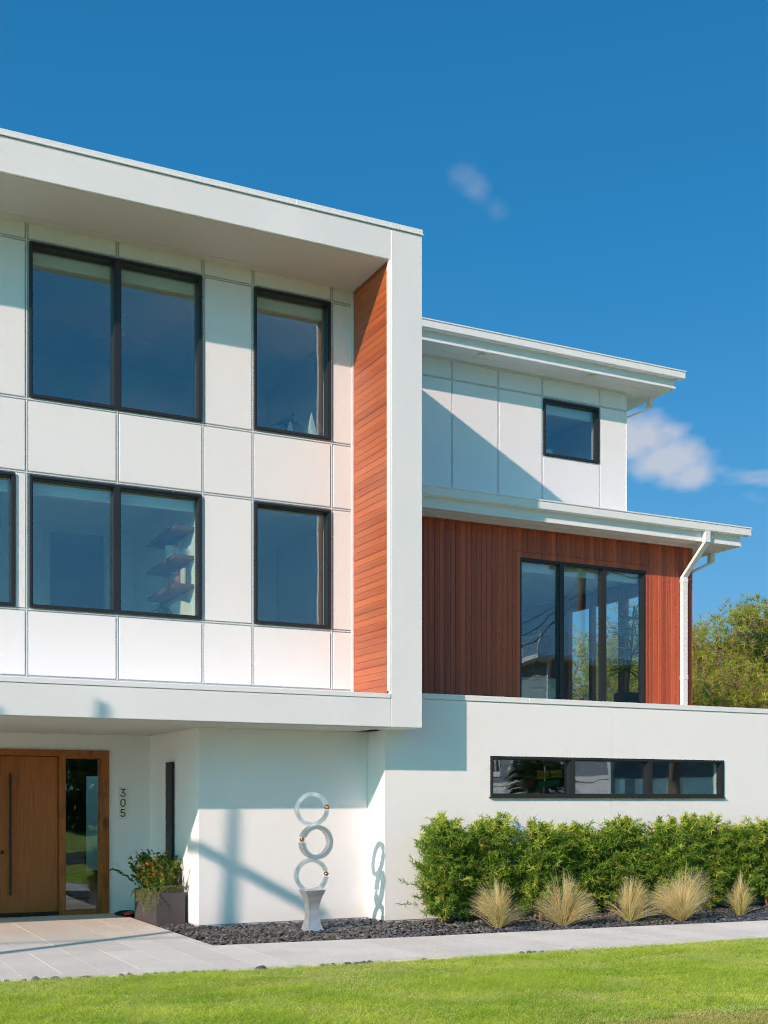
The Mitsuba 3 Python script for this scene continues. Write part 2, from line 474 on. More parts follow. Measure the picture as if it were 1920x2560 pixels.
window(f'{HOUSE}__window', WIN['a3'], YW, (3.918,))
window(f'{HOUSE}__window', WIN['b3'], YW)
window(f'{HOUSE}__window', WIN['a2'], YW, (3.911,))
window(f'{HOUSE}__window', WIN['b2'], YW)
window(f'{HOUSE}__window', WIN['c2'], YW, (1.4,))

# --- ground floor: entrance recess and stucco walls
H('recess_wall', cat(bx(5.04, 7.62, YA, YA + .2, .012, 2.734, .002), bx(5.0401, 5.24, YA + .2, YD, .012, 2.734)), 'stucco')
doorhole = sbox(1.87, -.2, 4.384, 2.492)
H('entry_wall', wall_xz(sbox(-7, 0.0, 5.2, 2.734).difference(doorhole), YD, YD + .2), 'stucco')
b0, bj, b1, bt = 7.62, 11.619, 16.6, 3.200
bwin = (9.375, 13.894, 1.785, 2.395)
bh = sbox(bwin[0] + .02, bwin[2] + .02, bwin[1] - .02, bwin[3] - .02)
H('garden_wall', cat(wall_xz(sbox(b0, .012, bj - .003, bt).difference(bh), YB, YB + .2), wall_xz(sbox(bj + .003, .012, b1, bt).difference(bh), YB, YB + .2),
                     bx(bj - .05, bj + .05, YB + .006, YB + .1, .02, bwin[2] - .02), bx(bj - .05, bj + .05, YB + .006, YB + .1, bwin[3] + .02, bt - .01)), 'stucco')
H('return_wall', bx(7.6201, 7.80, YB + .2, YA + .4, .012, 2.734), 'stucco')
H('base_flashing', cat(bx(5.06, 7.64, YA + .012, YA + .1, -.05, .02), bx(5.052, 5.2, YA + .02, YD, -.05, .02), bx(7.632, b1, YB + .012, YB + .1, -.05, .02), bx(7.632, 7.7, YB + .05, YA, -.05, .02)), 'reveal_trim')
H('garden_wall__cap', cat(bx(7.905, 10.05, YB - .022, YB + .4, 3.205, 3.285, .004), bx(10.053, b1, YB - .022, YB + .4, 3.205, 3.285, .004)), 'white_trim')
H('terrace_deck', bx(7.9, 16.5, YB + .2, 24, 2.95, 3.12), 'soffit_paint')
window(f'{HOUSE}__window', bwin, YB, (10.862, 12.367), fw=.05, proud=.03, glass_y=.07, sill=True, mw=.10)

# --- timber-clad wing, second storey
wwin = (11.080, 13.754, 3.30, 5.845)
tw = sbox(7.9, 3.1, 14.805, 6.345).difference(sbox(wwin[0] + .02, 3.05, wwin[1] - .02, wwin[3] - .02))
H('timber_wall', wall_xz(tw, Y2 + .022, Y2 + .2), 'black_paint')
x = 14.82
i = 0
while x > 9.2:
    xa, xb = x - .0952, x
    for (z0, z1) in ((3.12, 6.315),) if (xa > wwin[1] + .001 or xa < wwin[0] - .09) else ((wwin[3] + .10, 6.315),):
        if xa < wwin[1] < xb and z0 > 5:
            continue
        if z0 < 5 and xa < wwin[0] - .084 < xb:
            H('timber_wall__board', bx(xa, xb, Y2 + .002, Y2 + .0215, wwin[3] + .10, 6.315, .003), 'timber_upright')
            xb, z1 = wwin[0] - .084, wwin[3] + .096
        H('timber_wall__board', bx(xa, xb, Y2 + .002, Y2 + .0215, z0, z1, .003), 'timber_upright')
    x -= .1
    i += 1
H('timber_wall__board', bx(13.757, 13.818, Y2 + .002, Y2 + .0215, 3.12, 6.315, .003), 'timber_upright')
H('timber_wall__board', bx(13.7235, 13.7535, Y2 + .002, Y2 + .0215, wwin[3] + .10, 6.315, .003), 'timber_upright')
H('timber_wall__trim', bx(11.0, 13.756, Y2 - .004, Y2 + .0215, wwin[3] + .004, wwin[3] + .096, .003), 'timber_upright')
H('timber_wall__trim', bx(11.0, 11.078, Y2 - .003, Y2 + .0215, 3.12, wwin[3] + .003, .003), 'timber_upright')
H('timber_wall__trim', bx(9.0, 14.82, Y2 - .006, Y2 + .0215, 6.318, 6.345, .002), 'timber_upright')
window(f'{HOUSE}__window', wwin, Y2, (11.941, 12.843), fw=.052, proud=-.012, glass_y=.085, mw=.114)
side = sbox(Y2 + .02, 3.12, 24, 6.345)
sidewins = [(17.34, 18.96, 3.62, 5.70), (19.17, 20.02, 3.62, 5.70), (20.14, 20.85, 3.62, 5.70)]
for a, b, c, d in sidewins:
    side = side.difference(sbox(a, c, b, d))
H('timber_side_wall', wall_yz(side, 14.72, 14.819), 'timber_upright')
for a, b, c, d in sidewins:
    v = np.array([[14.78, a, c], [14.78, b, c], [14.78, b, d], [14.78, a, d]])
    H('side_pane', trimesh.Trimesh(v, [[0, 1, 2], [0, 2, 3]], process=False), 'clear_glass')


# --- eaves: soffit box, fascia, gutter, caps
def eave(name, x1, yf, yg, zs, zf, zg0, zg1, xg, back_y, tag_):
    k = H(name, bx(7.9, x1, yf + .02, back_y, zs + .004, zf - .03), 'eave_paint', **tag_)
    add(k + '__fascia', cat(bx(7.9, x1, yf, yf + .019, zs - .004, zg0 + .03, .002), bx(x1 - .019, x1 + .001, yf + .0195, back_y, zs - .004, zg0 + .03, .002)), 'white_trim')
    add(k + '__lip', cat(bx(7.9, x1 + .012, yf - .012, yf - .0005, zs - .006, zs + .022), bx(x1 + .0015, x1 + .014, yf, back_y, zs - .006, zs + .022)), 'white_trim')
    add(k + '__gutter', cat(bx(7.9, xg, yg, yf - .001, zg0, zg1 - .03, .004), bx(7.9, xg + .012, yg - .014, yg + .02, zg1 - .024, zg1, .004), bx(7.9, xg - .002, yg + .006, yf - .01, zg1 - .04, zg1 - .012)), 'white_trim')
    add(k + '__roof', bx(7.9, x1 - .02, yf - .02, back_y + 1, zg1 - .02, zg1 + .012), 'white_trim')
    add(k + '__soffit_joint', bx(7.9, x1 - .15, yf + .30, yf + .306, zs + .0015, zs + .006), 'reveal_trim')
    return k


eave('upper_eave', 14.555, 17.272, 17.14, 9.292, 9.62, 9.452, 9.592, 14.69, 22.0, {})
eave('lower_eave', 15.455, 16.545, 16.425, 6.345, 6.70, 6.522, 6.672, 15.60, 22.0, {})
for cx_ in (10.51, 12.78):
    k = H('soffit_light', bx(cx_ - .062, cx_ + .062, 17.355, 17.475, 9.276, 9.2905, .004), 'plate')
    add(k + '__lens', bx(cx_ - .045, cx_ + .045, 17.37, 17.46, 9.270, 9.2755, .002), 'cream')

# --- third-storey wall of the wing
w3 = (12.063, 13.268, 7.900, 8.912)
b3 = sbox(7.9, 6.62, 13.895, 9.30).difference(hole(w3))
H('wing_wall', wall_xz(b3, Y3 + .02, Y3 + .2), 'reveal_trim')
c3, r3 = [8.31, 9.245, 10.179, 11.114, 12.036, 13.291, 13.885], [6.62, 7.885, 8.950, 9.292]
for i in range(6):
    for j in ((0, 2) if i == 4 else (2, 3)):
        z0 = r3[0] if (j == 0 or (j == 3)) else r3[2]
        z1 = r3[1] if j == 0 else (r3[2] if j == 3 else r3[3])
        H('wing_wall__panel', bx(c3[i] + .016, c3[i + 1] - (.016 if i < 5 else .003), Y3, Y3 + .0195, z0 + .016, z1 - (.016 if z1 < 9.2 else .03), .002), 'white_panel')
for x in c3[1:-1]:
    H('wing_wall__reveal_bar', bx(x - .005, x + .005, Y3 + .004, Y3 + .0195, 6.63, 9.27) if x < 12 else cat(bx(x - .005, x + .005, Y3 + .004, Y3 + .0195, 6.63, 7.88), bx(x - .005, x + .005, Y3 + .004, Y3 + .0195, 8.95, 9.27)), 'white_trim')
H('wing_wall__reveal_bar', bx(8.31, 13.88, Y3 + .003, Y3 + .0195, 8.945, 8.955), 'white_trim')
H('wing_wall__reveal_bar', bx(12.04, 13.29, Y3 + .003, Y3 + .0195, 7.880, 7.889), 'white_trim')
H('wing_wall__corner_trim', bx(13.886, 13.905, Y3 - .008, Y3 + .05, 6.62, 9.29, .002), 'white_trim')
H('wing_wall__top_trim', bx(7.9, 13.9, Y3 - .014, Y3 + .0195, 9.268, 9.291), 'white_trim')
H('wing_side_wall', bx(13.70, 13.8945, Y3 + .201, 22, 6.62, 9.30), 'white_panel')
window(f'{HOUSE}__window', w3, Y3, (), fw=.05, proud=.02, glass_y=.07)


# --- downpipes
def pipe_path(pts, sx=.105, sy=.085):
    """Rectangular pipe as one hull for each straight run."""
    ms = []
    for a, b in zip(pts[:-1], pts[1:]):
        c = []
        for q in (a, b):
            for u in (-.5, .5):
                for v in (-.5, .5):
                    c.append([q[0] + u * sx, q[1] + v * sy, q[2]])
        ms.append(trimesh.convex.convex_hull(np.array(c)))
    return cat(*ms)


H('downpipe', pipe_path([(14.595, 16.475, 6.53), (14.595, 16.475, 6.32), (14.57, 17.045, 5.79), (14.57, 17.045, 3.14)]), 'white_trim')
H('downpipe__joint_band', cat(bx(14.512, 14.628, 16.995, 17.093, 5.69, 5.755, .003), bx(14.512, 14.628, 16.995, 17.093, 3.93, 4.0, .003)), 'white_trim')


def side_pipe(x0, y0, z0, z1, x1, y1, z2, zend):
    return pipe_path([(x0, y0, z0), (x0, y0, z1), (x1, y1, z2), (x1, y1, zend)], .085, .105)


H('downpipe', side_pipe(14.45, 17.86, 9.31, 9.10, 13.95, 18.30, 8.86, 6.7), 'white_trim')
H('downpipe', side_pipe(15.40, 17.26, 6.36, 6.17, 14.875, 17.62, 5.86, 3.2), 'white_trim')

# --- entrance: timber frame, double doors, sidelight
k = H('door_frame', wall_xz(sbox(1.87, 0.0, 4.384, 2.492).difference(sbox(1.965, -.1, 3.634, 2.396)).difference(sbox(3.724, .055, 4.250, 2.374)), YD - .035, YD + .12), 'frame_timber')
add(k + '__stop', wall_xz(sbox(3.70, .04, 4.298, 2.398).difference(sbox(3.738, .066, 4.240, 2.362)), YD - .005, YD + .09), 'frame_timber')
add(k + '__sidelight_pane', glass_sheet(3.73, 4.245, YD + .055, .06, 2.37), 'glass', True)
k = H('front_door', bx(2.788, 3.625, YD + .03, YD + .085, .055, 2.388, .003), 'door_timber', label='right leaf of the front door with a long black bar handle')
add(k + '__handle', cat(bx(2.906, 2.938, YD - .055, YD - .025, .325, 2.125, .003), bx(2.912, 2.932, YD - .026, YD + .031, .42, .45), bx(2.912, 2.932, YD - .026, YD + .031, 2.0, 2.03)), 'black_paint')
add(k + '__lock', bx(2.797, 2.838, YD + .008, YD + .031, .937, .988, .004), 'black_paint')
k = H('front_door', bx(1.97, 2.783, YD + .03, YD + .085, .055, 2.388, .003), 'door_timber', label='left leaf of the front door, mostly outside the frame')
H('door_threshold', bx(1.965, 3.634, YD - .02, YD + .1, .002, .052, .004), 'black_paint')
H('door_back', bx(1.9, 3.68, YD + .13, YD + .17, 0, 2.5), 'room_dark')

# --- rooms behind the glass
H('room_floor', cat(bx(-7, 7.6, YW + .23, 23.8, 3.14, 3.19), bx(-7, 7.6, YW + .23, 23.8, 6.30, 6.62), bx(7.91, 14.71, Y2 + .22, 23.8, 3.13, 3.19), bx(7.91, 13.69, Y3 + .22, 21.9, 6.75, 6.85)), 'room_floor')
H('room_wall', cat(wall_xz(sbox(-7, 0, 7.6, 9.17).difference(sbox(4.4, .1, 6.6, 2.45)), 23.85, 24), bx(7.9, 16.5, 23.85, 24, 0, 6.34), bx(-7.2, -7.01, YW + .2, 24, 0, 9.17), bx(7.91, 13.69, 21.95, 22.1, 6.4, 9.29)), 'room_white')
H('room_wall', cat(bx(5.06, 5.20, YW + .225, 19.9, 3.2, 6.29), bx(-7, 7.6, 19.95, 20.05, 6.63, 9.17)), 'room_white')
dwall = sbox(-7, 3.2, 7.6, 6.29).difference(sbox(3.72, 3.1, 4.60, 6.02))
H('room_wall', wall_xz(dwall, 19.45, 19.55), 'room_white')
H('door_casing', wall_xz(sbox(3.60, 3.2, 4.72, 6.14).difference(sbox(3.72, 3.1, 4.60, 6.02)), 19.42, 19.449), 'shade_cloth')
H('room_ceiling', cat(bx(-7, 7.6, YW + .225, 23.8, 6.06, 6.16), bx(7.91, 14.71, Y2 + .22, 23.8, 6.0, 6.1), bx(7.91, 13.69, Y3 + .22, 21.9, 9.02, 9.1), bx(-7, 7.6, YW + .225, 23.8, 9.0, 9.1)), 'room_white')
# ground-floor room behind the strip window, glazed on its far side
gs = sbox(YB + .2, 0, 24, 2.95)
for a, b in ((16.9, 18.02), (18.36, 18.82), (19.05, 19.38), (19.70, 20.02)):
    gs = gs.difference(sbox(a, .5, b, 2.17))
H('garden_side_wall', wall_yz(gs, 15.30, 15.42), 'stucco')
for a, b in ((16.9, 18.02), (18.36, 18.82), (19.05, 19.38), (19.70, 20.02)):
    v = np.array([[15.36, a, .5], [15.36, b, .5], [15.36, b, 2.17], [15.36, a, 2.17]])
    H('side_pane', trimesh.Trimesh(v, [[0, 1, 2], [0, 2, 3]], process=False), 'clear_glass')
H('room_floor', cat(bx(7.81, 15.29, YB + .21, 23.8, -.02, .03), bx(-7, 7.6, YD + .21, 23.8, -.03, .02)), 'room_floor')
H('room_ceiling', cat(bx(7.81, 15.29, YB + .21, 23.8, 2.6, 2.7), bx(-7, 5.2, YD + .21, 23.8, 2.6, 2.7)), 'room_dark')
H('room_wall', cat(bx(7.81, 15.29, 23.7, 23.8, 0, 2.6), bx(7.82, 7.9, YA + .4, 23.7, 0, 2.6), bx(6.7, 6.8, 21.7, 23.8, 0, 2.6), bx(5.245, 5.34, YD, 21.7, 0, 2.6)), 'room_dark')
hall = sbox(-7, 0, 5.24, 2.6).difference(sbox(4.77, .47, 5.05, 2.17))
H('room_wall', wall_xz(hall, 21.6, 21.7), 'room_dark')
H('rear_court_wall', bx(2.0, 9.0, 26.0, 26.2, -.1, 2.6), 'stucco')
H('main_roof', bx(-7, 7.85, 15.4, 24, 9.61, 9.64), 'roof_grey')

# roller shades at the heads of the windows
for (xa, xb, y_, zt, hgt) in ((2.83, 3.86, YW + .17, 8.90, .17), (3.975, 5.03, YW + .17, 8.90, .17), (5.90, 6.96, YW + .17, 8.90, .17), (2.83, 3.86, YW + .15, 5.88, .15), (3.965, 5.02, YW + .15, 5.88, .15), (.3, 2.53, YW + .15, 5.88, .15),
                               (12.12, 13.21, Y3 + .16, 8.87, .16), (11.14, 11.88, Y2 + .18, 5.80, .15), (12.0, 12.78, Y2 + .18, 5.80, .15), (12.9, 13.69, Y2 + .18, 5.80, .15)):
    H('roller_shade', bx(xa, xb, y_, y_ + .07, zt - hgt, zt, .01), 'shade_cloth')
H('counter', bx(1.0, 5.05, YW + .23, YW + .85, 3.2, 4.17, .005), 'shade_cloth')

# ---------------------------------------------------------------- things inside, seen through the glass
for z, lb in ((5.55, 'topmost walnut wall shelf in the lower left window'), (5.145, 'middle walnut wall shelf in the lower left window'), (4.745, 'lowest walnut wall shelf in the lower left window, over the round board')):
    kk = thing('wall_shelf', lb, 'shelf', 'walnut shelves in the kitchen window')
    scene[kk] = mikit.ply(bx(4.765, 5.058, 16.12, 17.5, z - .06, z, .004), 'mat_walnut')


def one(name, mesh, mat, label, cat_, smooth=False, group=None, color=None, kind=None):
    k = thing(name, label, cat_, group)
    scene[k] = mikit.ply(mesh, 'mat_' + mat, smooth=smooth, color=color)
    if kind:
        labels[k]['kind'] = kind
    return k


one('glass_jug', lathe([(0, 0), (.09, 0), (.105, .06), (.09, .13), (.03, .17), (.028, .23), (.04, .24), (.03, .24), (.02, .17), (.08, .125), (.095, .06), (.08, .01), (0, .01)], (4.93, 16.35, 5.146)), 'clear_glass', 'round clear glass jug on the middle walnut shelf', 'jug', True)
one('white_canister', lathe([(0, 0), (.065, 0), (.07, .02), (.07, .2), (.05, .215), (0, .22)], (4.86, 16.62, 5.146)), 'shade_cloth', 'white canister left of the glass jug on the middle walnut shelf', 'canister', 40)
one('copper_pitcher', lathe([(0, 0), (.07, 0), (.10, .06), (.095, .12), (.05, .16), (.06, .2), (.05, .2), (.04, .16), (0, .15)], (4.87, 16.42, 4.746)), 'copper_wood', 'orange-brown rounded wooden pitcher on the lowest walnut shelf', 'pitcher', True)
one('recipe_book', bx(4.93, 4.96, 16.2, 16.36, 4.746, 4.98, .003), 'cream', 'cream book standing on the lowest walnut shelf', 'book')
brd = trimesh.creation.cylinder(.185, .025, sections=40)
brd.apply_transform(trimesh.transformations.rotation_matrix(math.radians(90), [1, 0, 0]) @ np.eye(4))
brd.apply_transform(trimesh.transformations.rotation_matrix(math.radians(-38), [0, 0, 1]))
brd.apply_transform(trimesh.transformations.rotation_matrix(math.radians(-9), [1, 0, 0]))
brd.apply_translation([4.93, 16.38, 4.36])
one('round_board', brd, 'cream', 'round pale serving board leaning on the counter under the shelves', 'serving board', 30)
one('glass_lantern', cat(lathe([(0, 0), (.085, 0), (.09, .02), (.09, .2), (.06, .25), (.02, .27), (.02, .3), (0, .31)], (3.02, 16.42, 4.171))), 'clear_glass', 'clear lidded glass jar on the counter in the lower left window', 'jar', True)
for cx_, lb in ((3.33, 'green apple on the counter, left of the two'), (3.44, 'green apple on the counter, right of the two')):
    s_ = trimesh.creation.icosphere(subdivisions=2, radius=.055)
    s_.apply_translation([cx_, 16.38, 4.26])
    one('green_apple', s_, 'apple_green', lb, 'apple', True, 'green apples in the window')
one('fruit_stand', lathe([(0, 0), (.06, 0), (.015, .015), (.015, .03), (.12, .036), (.12, .042), (0, .042)], (3.385, 16.38, 4.171)), 'shade_cloth', 'small white stand holding the two green apples', 'fruit stand', 30)


def leafy(centre, n, length, width, spread, colors, seed, up=.5, S=3):
    r = np.random.default_rng(seed)
    d = unit(r.normal(0, 1, (n, 3)) * [1, 1, .7] + [0, 0, up])
    base = np.array(centre) + r.normal(0, spread, (n, 3))
    L = length * r.uniform(.7, 1.15, n)
    side = unit(np.cross(d, r.normal(0, 1, (n, 3))))
    v, f, t = ribbons(base, d, L, width * r.uniform(.8, 1.2, n), np.stack([np.zeros(n), np.zeros(n), -L * .35], 1), side, S)
    col = np.array(colors)[r.integers(0, len(colors), n)] * r.uniform(.75, 1.25, (n, 1))
    return trimesh.Trimesh(v, f, process=False), np.repeat(col, 2 * S + 1, 0)


m_, c_ = leafy((4.72, 16.4, 4.36), 60, .13, .05, .05, [(.10, .22, .06), (.14, .26, .08)], 8)
k = thing('trailing_plant', 'small green pot plant on the counter left of the round board', 'plant')
scene[k + '__leaves'] = mikit.ply(m_, 'mat_leaf', color=c_)
scene[k + '__pot'] = mikit.ply(lathe([(0, 0), (.05, 0), (.07, .12), (.06, .12), (0, .1)], (4.72, 16.4, 4.171)), 'mat_room_dark', smooth=30)
# dracaena in the corner room
k = thing('dracaena_plant', 'tall spiky dracaena in a black pot behind the wide timber-wall window', 'plant')
scene[k + '__pot'] = mikit.ply(bx(13.70, 14.06, 17.62, 17.98, 3.19, 3.72, .01), 'mat_black_paint')
ms, cs = [], []
for (x, y, z) in ((13.95, 17.68, 5.10), (13.84, 17.82, 4.82), (13.96, 17.75, 4.45), (13.80, 17.75, 4.15)):
    m_, c_ = leafy((x, y, z), 40, .44, .022, .02, [(.05, .11, .05), (.07, .14, .06)], int(z * 100), .45)
    ms.append(m_)
    cs.append(c_)
scene[k + '__leaves'] = mikit.ply(cat(*ms), 'mat_leaf', color=np.vstack(cs))
st = cat(*[tube([(13.88, 17.8, 3.7), (13.9, 17.78, 4.1), (x, y, z)], [.025, .02, .015], 6) for x, y, z in ((13.95, 17.68, 5.1), (13.84, 17.82, 4.82), (13.96, 17.75, 4.45), (13.8, 17.75, 4.15))])
scene[k + '__stem'] = mikit.ply(st, 'mat_bark', color=np.tile([.12, .09, .06], (len(st.vertices), 1)))
k = thing('lounge_sofa', 'pale sofa behind the middle light of the timber-wall window', 'sofa')
scene[k + '__seat'] = mikit.ply(bx(12.0, 13.4, 18.6, 19.5, 3.19, 3.62, .04), 'mat_cream')
scene[k + '__backrest'] = mikit.ply(bx(12.0, 13.4, 19.3, 19.55, 3.6, 4.1, .05), 'mat_cream')
# upstairs: table with leaf-shaped chair backs in the narrow window, lamp in the wing window
k = thing('table_lamp', 'slim table lamp with stacked glass stem in the top right window', 'lamp')
scene[k + '__base'] = mikit.ply(lathe([(0, 0), (.16, 0), (.17, .05), (.15, .28), (.12, .31), (.0, .31)], (12.45, 18.4, 7.86)), 'mat_shade_cloth', smooth=40)
scene[k + '__stem'] = mikit.ply(cat(*[lathe([(0, 0), (.03, .01), (.055, .05), (.03, .09), (0, .1)], (12.45, 18.4, 8.18 + .1 * i)) for i in range(4)]), 'mat_room_dark', smooth=True)
scene[k + '__cord'] = mikit.ply(tube([(12.45, 18.4, 8.56), (12.45, 18.4, 9.02)], .006, 6), 'mat_room_dark')
k = thing('dining_table', 'round wood-edged table just inside the narrow upper window', 'table')
scene[k + '__tabletop'] = mikit.ply(lathe([(0, 0), (.62, 0), (.63, .015), (.62, .03), (0, .03)], (6.7, 16.85, 7.02), 40), 'mat_walnut', smooth=30)
scene[k + '__leg'] = mikit.ply(tube([(6.7, 16.85, 6.62), (6.7, 16.85, 7.02)], [.2, .05], 12), 'mat_walnut')
for i, (x, y, r_, lb) in enumerate(((6.62, 16.42, 20, 'pale folded napkin peak on the table in the narrow upper window, left'), (6.93, 16.40, -25, 'tall pale folded napkin on the table in the narrow upper window, right'))):
    h_ = .30 if i == 0 else .46
    cone = trimesh.convex.convex_hull(np.array([[-.13, 0, 0], [.13, 0, 0], [.02, .02, h_], [0, .09, 0], [.0, -.03, h_ * .5]]))
    cone.apply_transform(trimesh.transformations.rotation_matrix(math.radians(r_), [0, 0, 1]))
    cone.apply_translation([x, y, 7.051])
    one('folded_napkin', cone, 'shade_cloth', lb, 'napkin', False, 'napkins on the upstairs table')
m_, c_ = leafy((6.75, 16.75, 7.40), 40, .26, .03, .02, [(.03, .07, .04)], 77, .6)
k = thing('table_plant', 'dark spiky plant on the table in the narrow upper window', 'plant')
scene[k + '__leaves'] = mikit.ply(m_, 'mat_leaf', color=c_)
scene[k + '__pot'] = mikit.ply(lathe([(0, 0), (.06, 0), (.08, .3), (.07, .3), (0, .28)], (6.75, 16.75, 7.052)), 'mat_room_dark', smooth=30)
# ceiling fan upstairs
k = thing('ceiling_fan', 'pale three-blade ceiling fan faintly visible in the wide upper window', 'fan')
scene[k + '__motor'] = mikit.ply(lathe([(0, 0), (.1, .01), (.11, .08), (.03, .12), (.02, .42), (0, .42)], (4.35, 17.6, 8.58)), 'mat_shade_cloth', smooth=40)
for i in range(3):
    b_ = bx(.1, .72, -.065, .065, -.008, .008, .005)
    b_.apply_transform(trimesh.transformations.rotation_matrix(math.radians(10), [1, 0, 0]))
    b_.apply_transform(trimesh.transformations.rotation_matrix(math.radians(20 + 120 * i), [0, 0, 1]))
    b_.apply_translation([4.35, 17.6, 8.63])
    scene[k + ('__blade' if i == 0 else f'__blade_{i:03d}')] = mikit.ply(b_, 'mat_shade_cloth')

# ---------------------------------------------------------------- number plate, wall light, planter, hose
k = thing('house_number_sign', 'cream plaque with black numerals 305 on the wall right of the front door', 'sign')
scene[k + '__plate'] = mikit.ply(bx(4.537, 4.671, YD - .014, YD - .001, 1.446, 1.950, .003), 'mat_plate')
M_ = np.eye(4)
M_[:3, :3] = np.array([[1, 0, 0], [0, 0, -1], [0, 1, 0]], float)
for i, (ch, zc) in enumerate((('3', 1.788), ('0', 1.633), ('5', 1.478))):
    d_ = meshkit.text_mesh(ch, .120, .006)
    d_.apply_transform(M_)
    d_.apply_translation([4.604 - d_.bounds[:, 0].mean(), YD - .0135 - d_.bounds[1, 1], zc])
    scene[k + ('__numeral' if i == 0 else f'__numeral_{i:03d}')] = mikit.ply(d_, 'mat_black_paint')
k = thing('wall_light', 'tall black linear wall light in the entrance recess above the planter', 'wall light')
scene[k + '__body'] = mikit.ply(bx(4.985, 5.025, 16.99, 17.29, .80, 2.292, .003), 'mat_black_paint')
scene[k + '__backplate'] = mikit.ply(bx(5.026, 5.039, 17.01, 17.27, .82, 2.27), 'mat_rubber')
k = thing('square_planter', 'charcoal square planter box beside the entrance path', 'planter')
pl = wall_xz(sbox(0, 0, 1, 1), 0, 1)
pout, pin = sbox(4.571, 16.305, 4.985, 17.47), sbox(4.601, 16.335, 4.955, 17.44)
scene[k + '__box'] = mikit.ply(slab_xy(pout.difference(pin), -.04, .438), 'mat_planter_grey')
scene[k + '__soil'] = mikit.ply(slab_xy(pin, .3, .40), 'mat_soil')
# flowering shrub: upright leafy stems with orange blooms
r = np.random.default_rng(12)
lv, lc, fv, fc, sm = [], [], [], [], []
for i in range(125):
    bx0, by0 = r.uniform(4.62, 4.94), r.uniform(16.36, 17.42)
    lean = np.array([r.normal(0, .16) - .05, r.normal(-.05, .14)])
    if i < 26:
        lean = np.array([-r.uniform(.18, .42), r.uniform(-.15, .3)])
    h_ = r.uniform(.22, .60) * (1 if i >= 16 else .9)
    p0 = np.array([bx0, by0, .40])
    p2 = p0 + [lean[0], lean[1], h_]
    p1 = (p0 + p2) / 2 + [-lean[0] * .1, 0, .05]
    P_ = np.array([(1 - t) ** 2 * p0 + 2 * t * (1 - t) * p1 + t * t * p2 for t in np.linspace(0, 1, 7)])
    sm.append(tube(P_, np.linspace(.004, .002, 7), 4, False))
    n = 66
    tt = r.uniform(.12, 1, n)
    pos = p0 * ((1 - tt) ** 2)[:, None] + p1 * (2 * tt * (1 - tt))[:, None] + p2 * (tt ** 2)[:, None]
    d = unit(r.normal(0, 1, (n, 3)) * [1, 1, .5] + [0, 0, .35])
    L = r.uniform(.030, .056, n)
    v, f, t_ = ribbons(pos, d, L, L * .48, np.stack([0 * L, 0 * L, -L * .25], 1), unit(np.cross(d, r.normal(0, 1, (n, 3)))), 3)
    lv.append(trimesh.Trimesh(v, f, process=False))
    yel = r.random(n) < .06
    col = np.where(yel[:, None], [.45, .36, .05], np.array([.10, .20, .04]) * r.uniform(.6, 1.5, (n, 1)))
    lc.append(np.repeat(col, 7, 0))
    nf = r.integers(1, 6)
    tf = np.clip(r.uniform(.55, 1.0, nf), 0, 1)
    pos = p0 * ((1 - tf) ** 2)[:, None] + p1 * (2 * tf * (1 - tf))[:, None] + p2 * (tf ** 2)[:, None] + r.normal(0, .014, (nf, 3))
    for _ in range(3):
        d = unit(r.normal(0, 1, (nf, 3)) + [-.5, -.6, 0])
        L = r.uniform(.020, .034, nf)
        v, f, t_ = ribbons(pos, d, L, L * .55, np.zeros((nf, 3)), unit(np.cross(d, r.normal(0, 1, (nf, 3)))), 2)
        fv.append(trimesh.Trimesh(v, f, process=False))
        fc.append(np.repeat(np.array([[.80, .17, .02]]) * r.uniform(.8, 1.3, (nf, 1)) + [0, .06, 0] * r.random((nf, 1)), 5, 0))
k = thing('flowering_shrub', 'bushy green shrub with small orange flowers growing in the charcoal planter', 'shrub')
scene[k + '__leaves'] = mikit.ply(cat(*lv), 'mat_leaf', color=np.vstack(lc))
scene[k + '__flowers'] = mikit.ply(cat(*fv), 'mat_leaf', color=np.clip(np.vstack(fc), 0, .9))
sm = cat(*sm)
scene[k + '__stems'] = mikit.ply(sm, 'mat_bark', color=np.tile([.12, .11, .05], (len(sm.vertices), 1)))
labels[k + '__leaves'] = {'kind': 'stuff'}
labels[k + '__flowers'] = {'kind': 'stuff', 'label': 'small orange tubular flowers'}
# trailing rosemary-like plant hanging over the planter's left edge
tv, tc = [], []
for i in range(90):
    y0 = r.uniform(16.33, 17.3)
    p0 = np.array([r.uniform(4.585, 4.70), y0, .425])
    if i % 4 == 0:
        p0 = np.array([r.uniform(4.6, 4.93), r.uniform(16.32, 16.36), .43])
    drop = r.uniform(.04, .30) * (1.25 if 16.5 < y0 < 16.95 else .7)
    out = r.uniform(.05, .16)
    p1 = p0 + [-out, r.normal(-.03, .06), .07]
    p2 = p0 + [-out * 1.15, r.normal(-.05, .08), -drop]
    if i % 4 == 0:
        p1, p2 = p0 + [r.normal(0, .05), -.03, .06], p0 + [r.normal(0, .12), -.05, .10]
    n = 120
    tt = r.uniform(0, 1, n)
    pos = p0 * ((1 - tt) ** 2)[:, None] + p1 * (2 * tt * (1 - tt))[:, None] + p2 * (tt ** 2)[:, None]
    d = unit(r.normal(0, 1, (n, 3)) + unit(p2 - p1) * .9)
    L = r.uniform(.018, .034, n)
    v, f, t_ = ribbons(pos, d, L, np.full(n, .0042), np.zeros((n, 3)), unit(np.cross(d, r.normal(0, 1, (n, 3)))), 2)
    tv.append(trimesh.Trimesh(v, f, process=False))
    tc.append(np.repeat(np.array([[.24, .27, .12]]) * r.uniform(.6, 1.4, (n, 1)), 5, 0))
k = thing('trailing_rosemary', 'grey-green trailing plant spilling over the left edge of the charcoal planter', 'plant')
scene[k] = mikit.ply(cat(*tv), 'mat_leaf', color=np.vstack(tc))
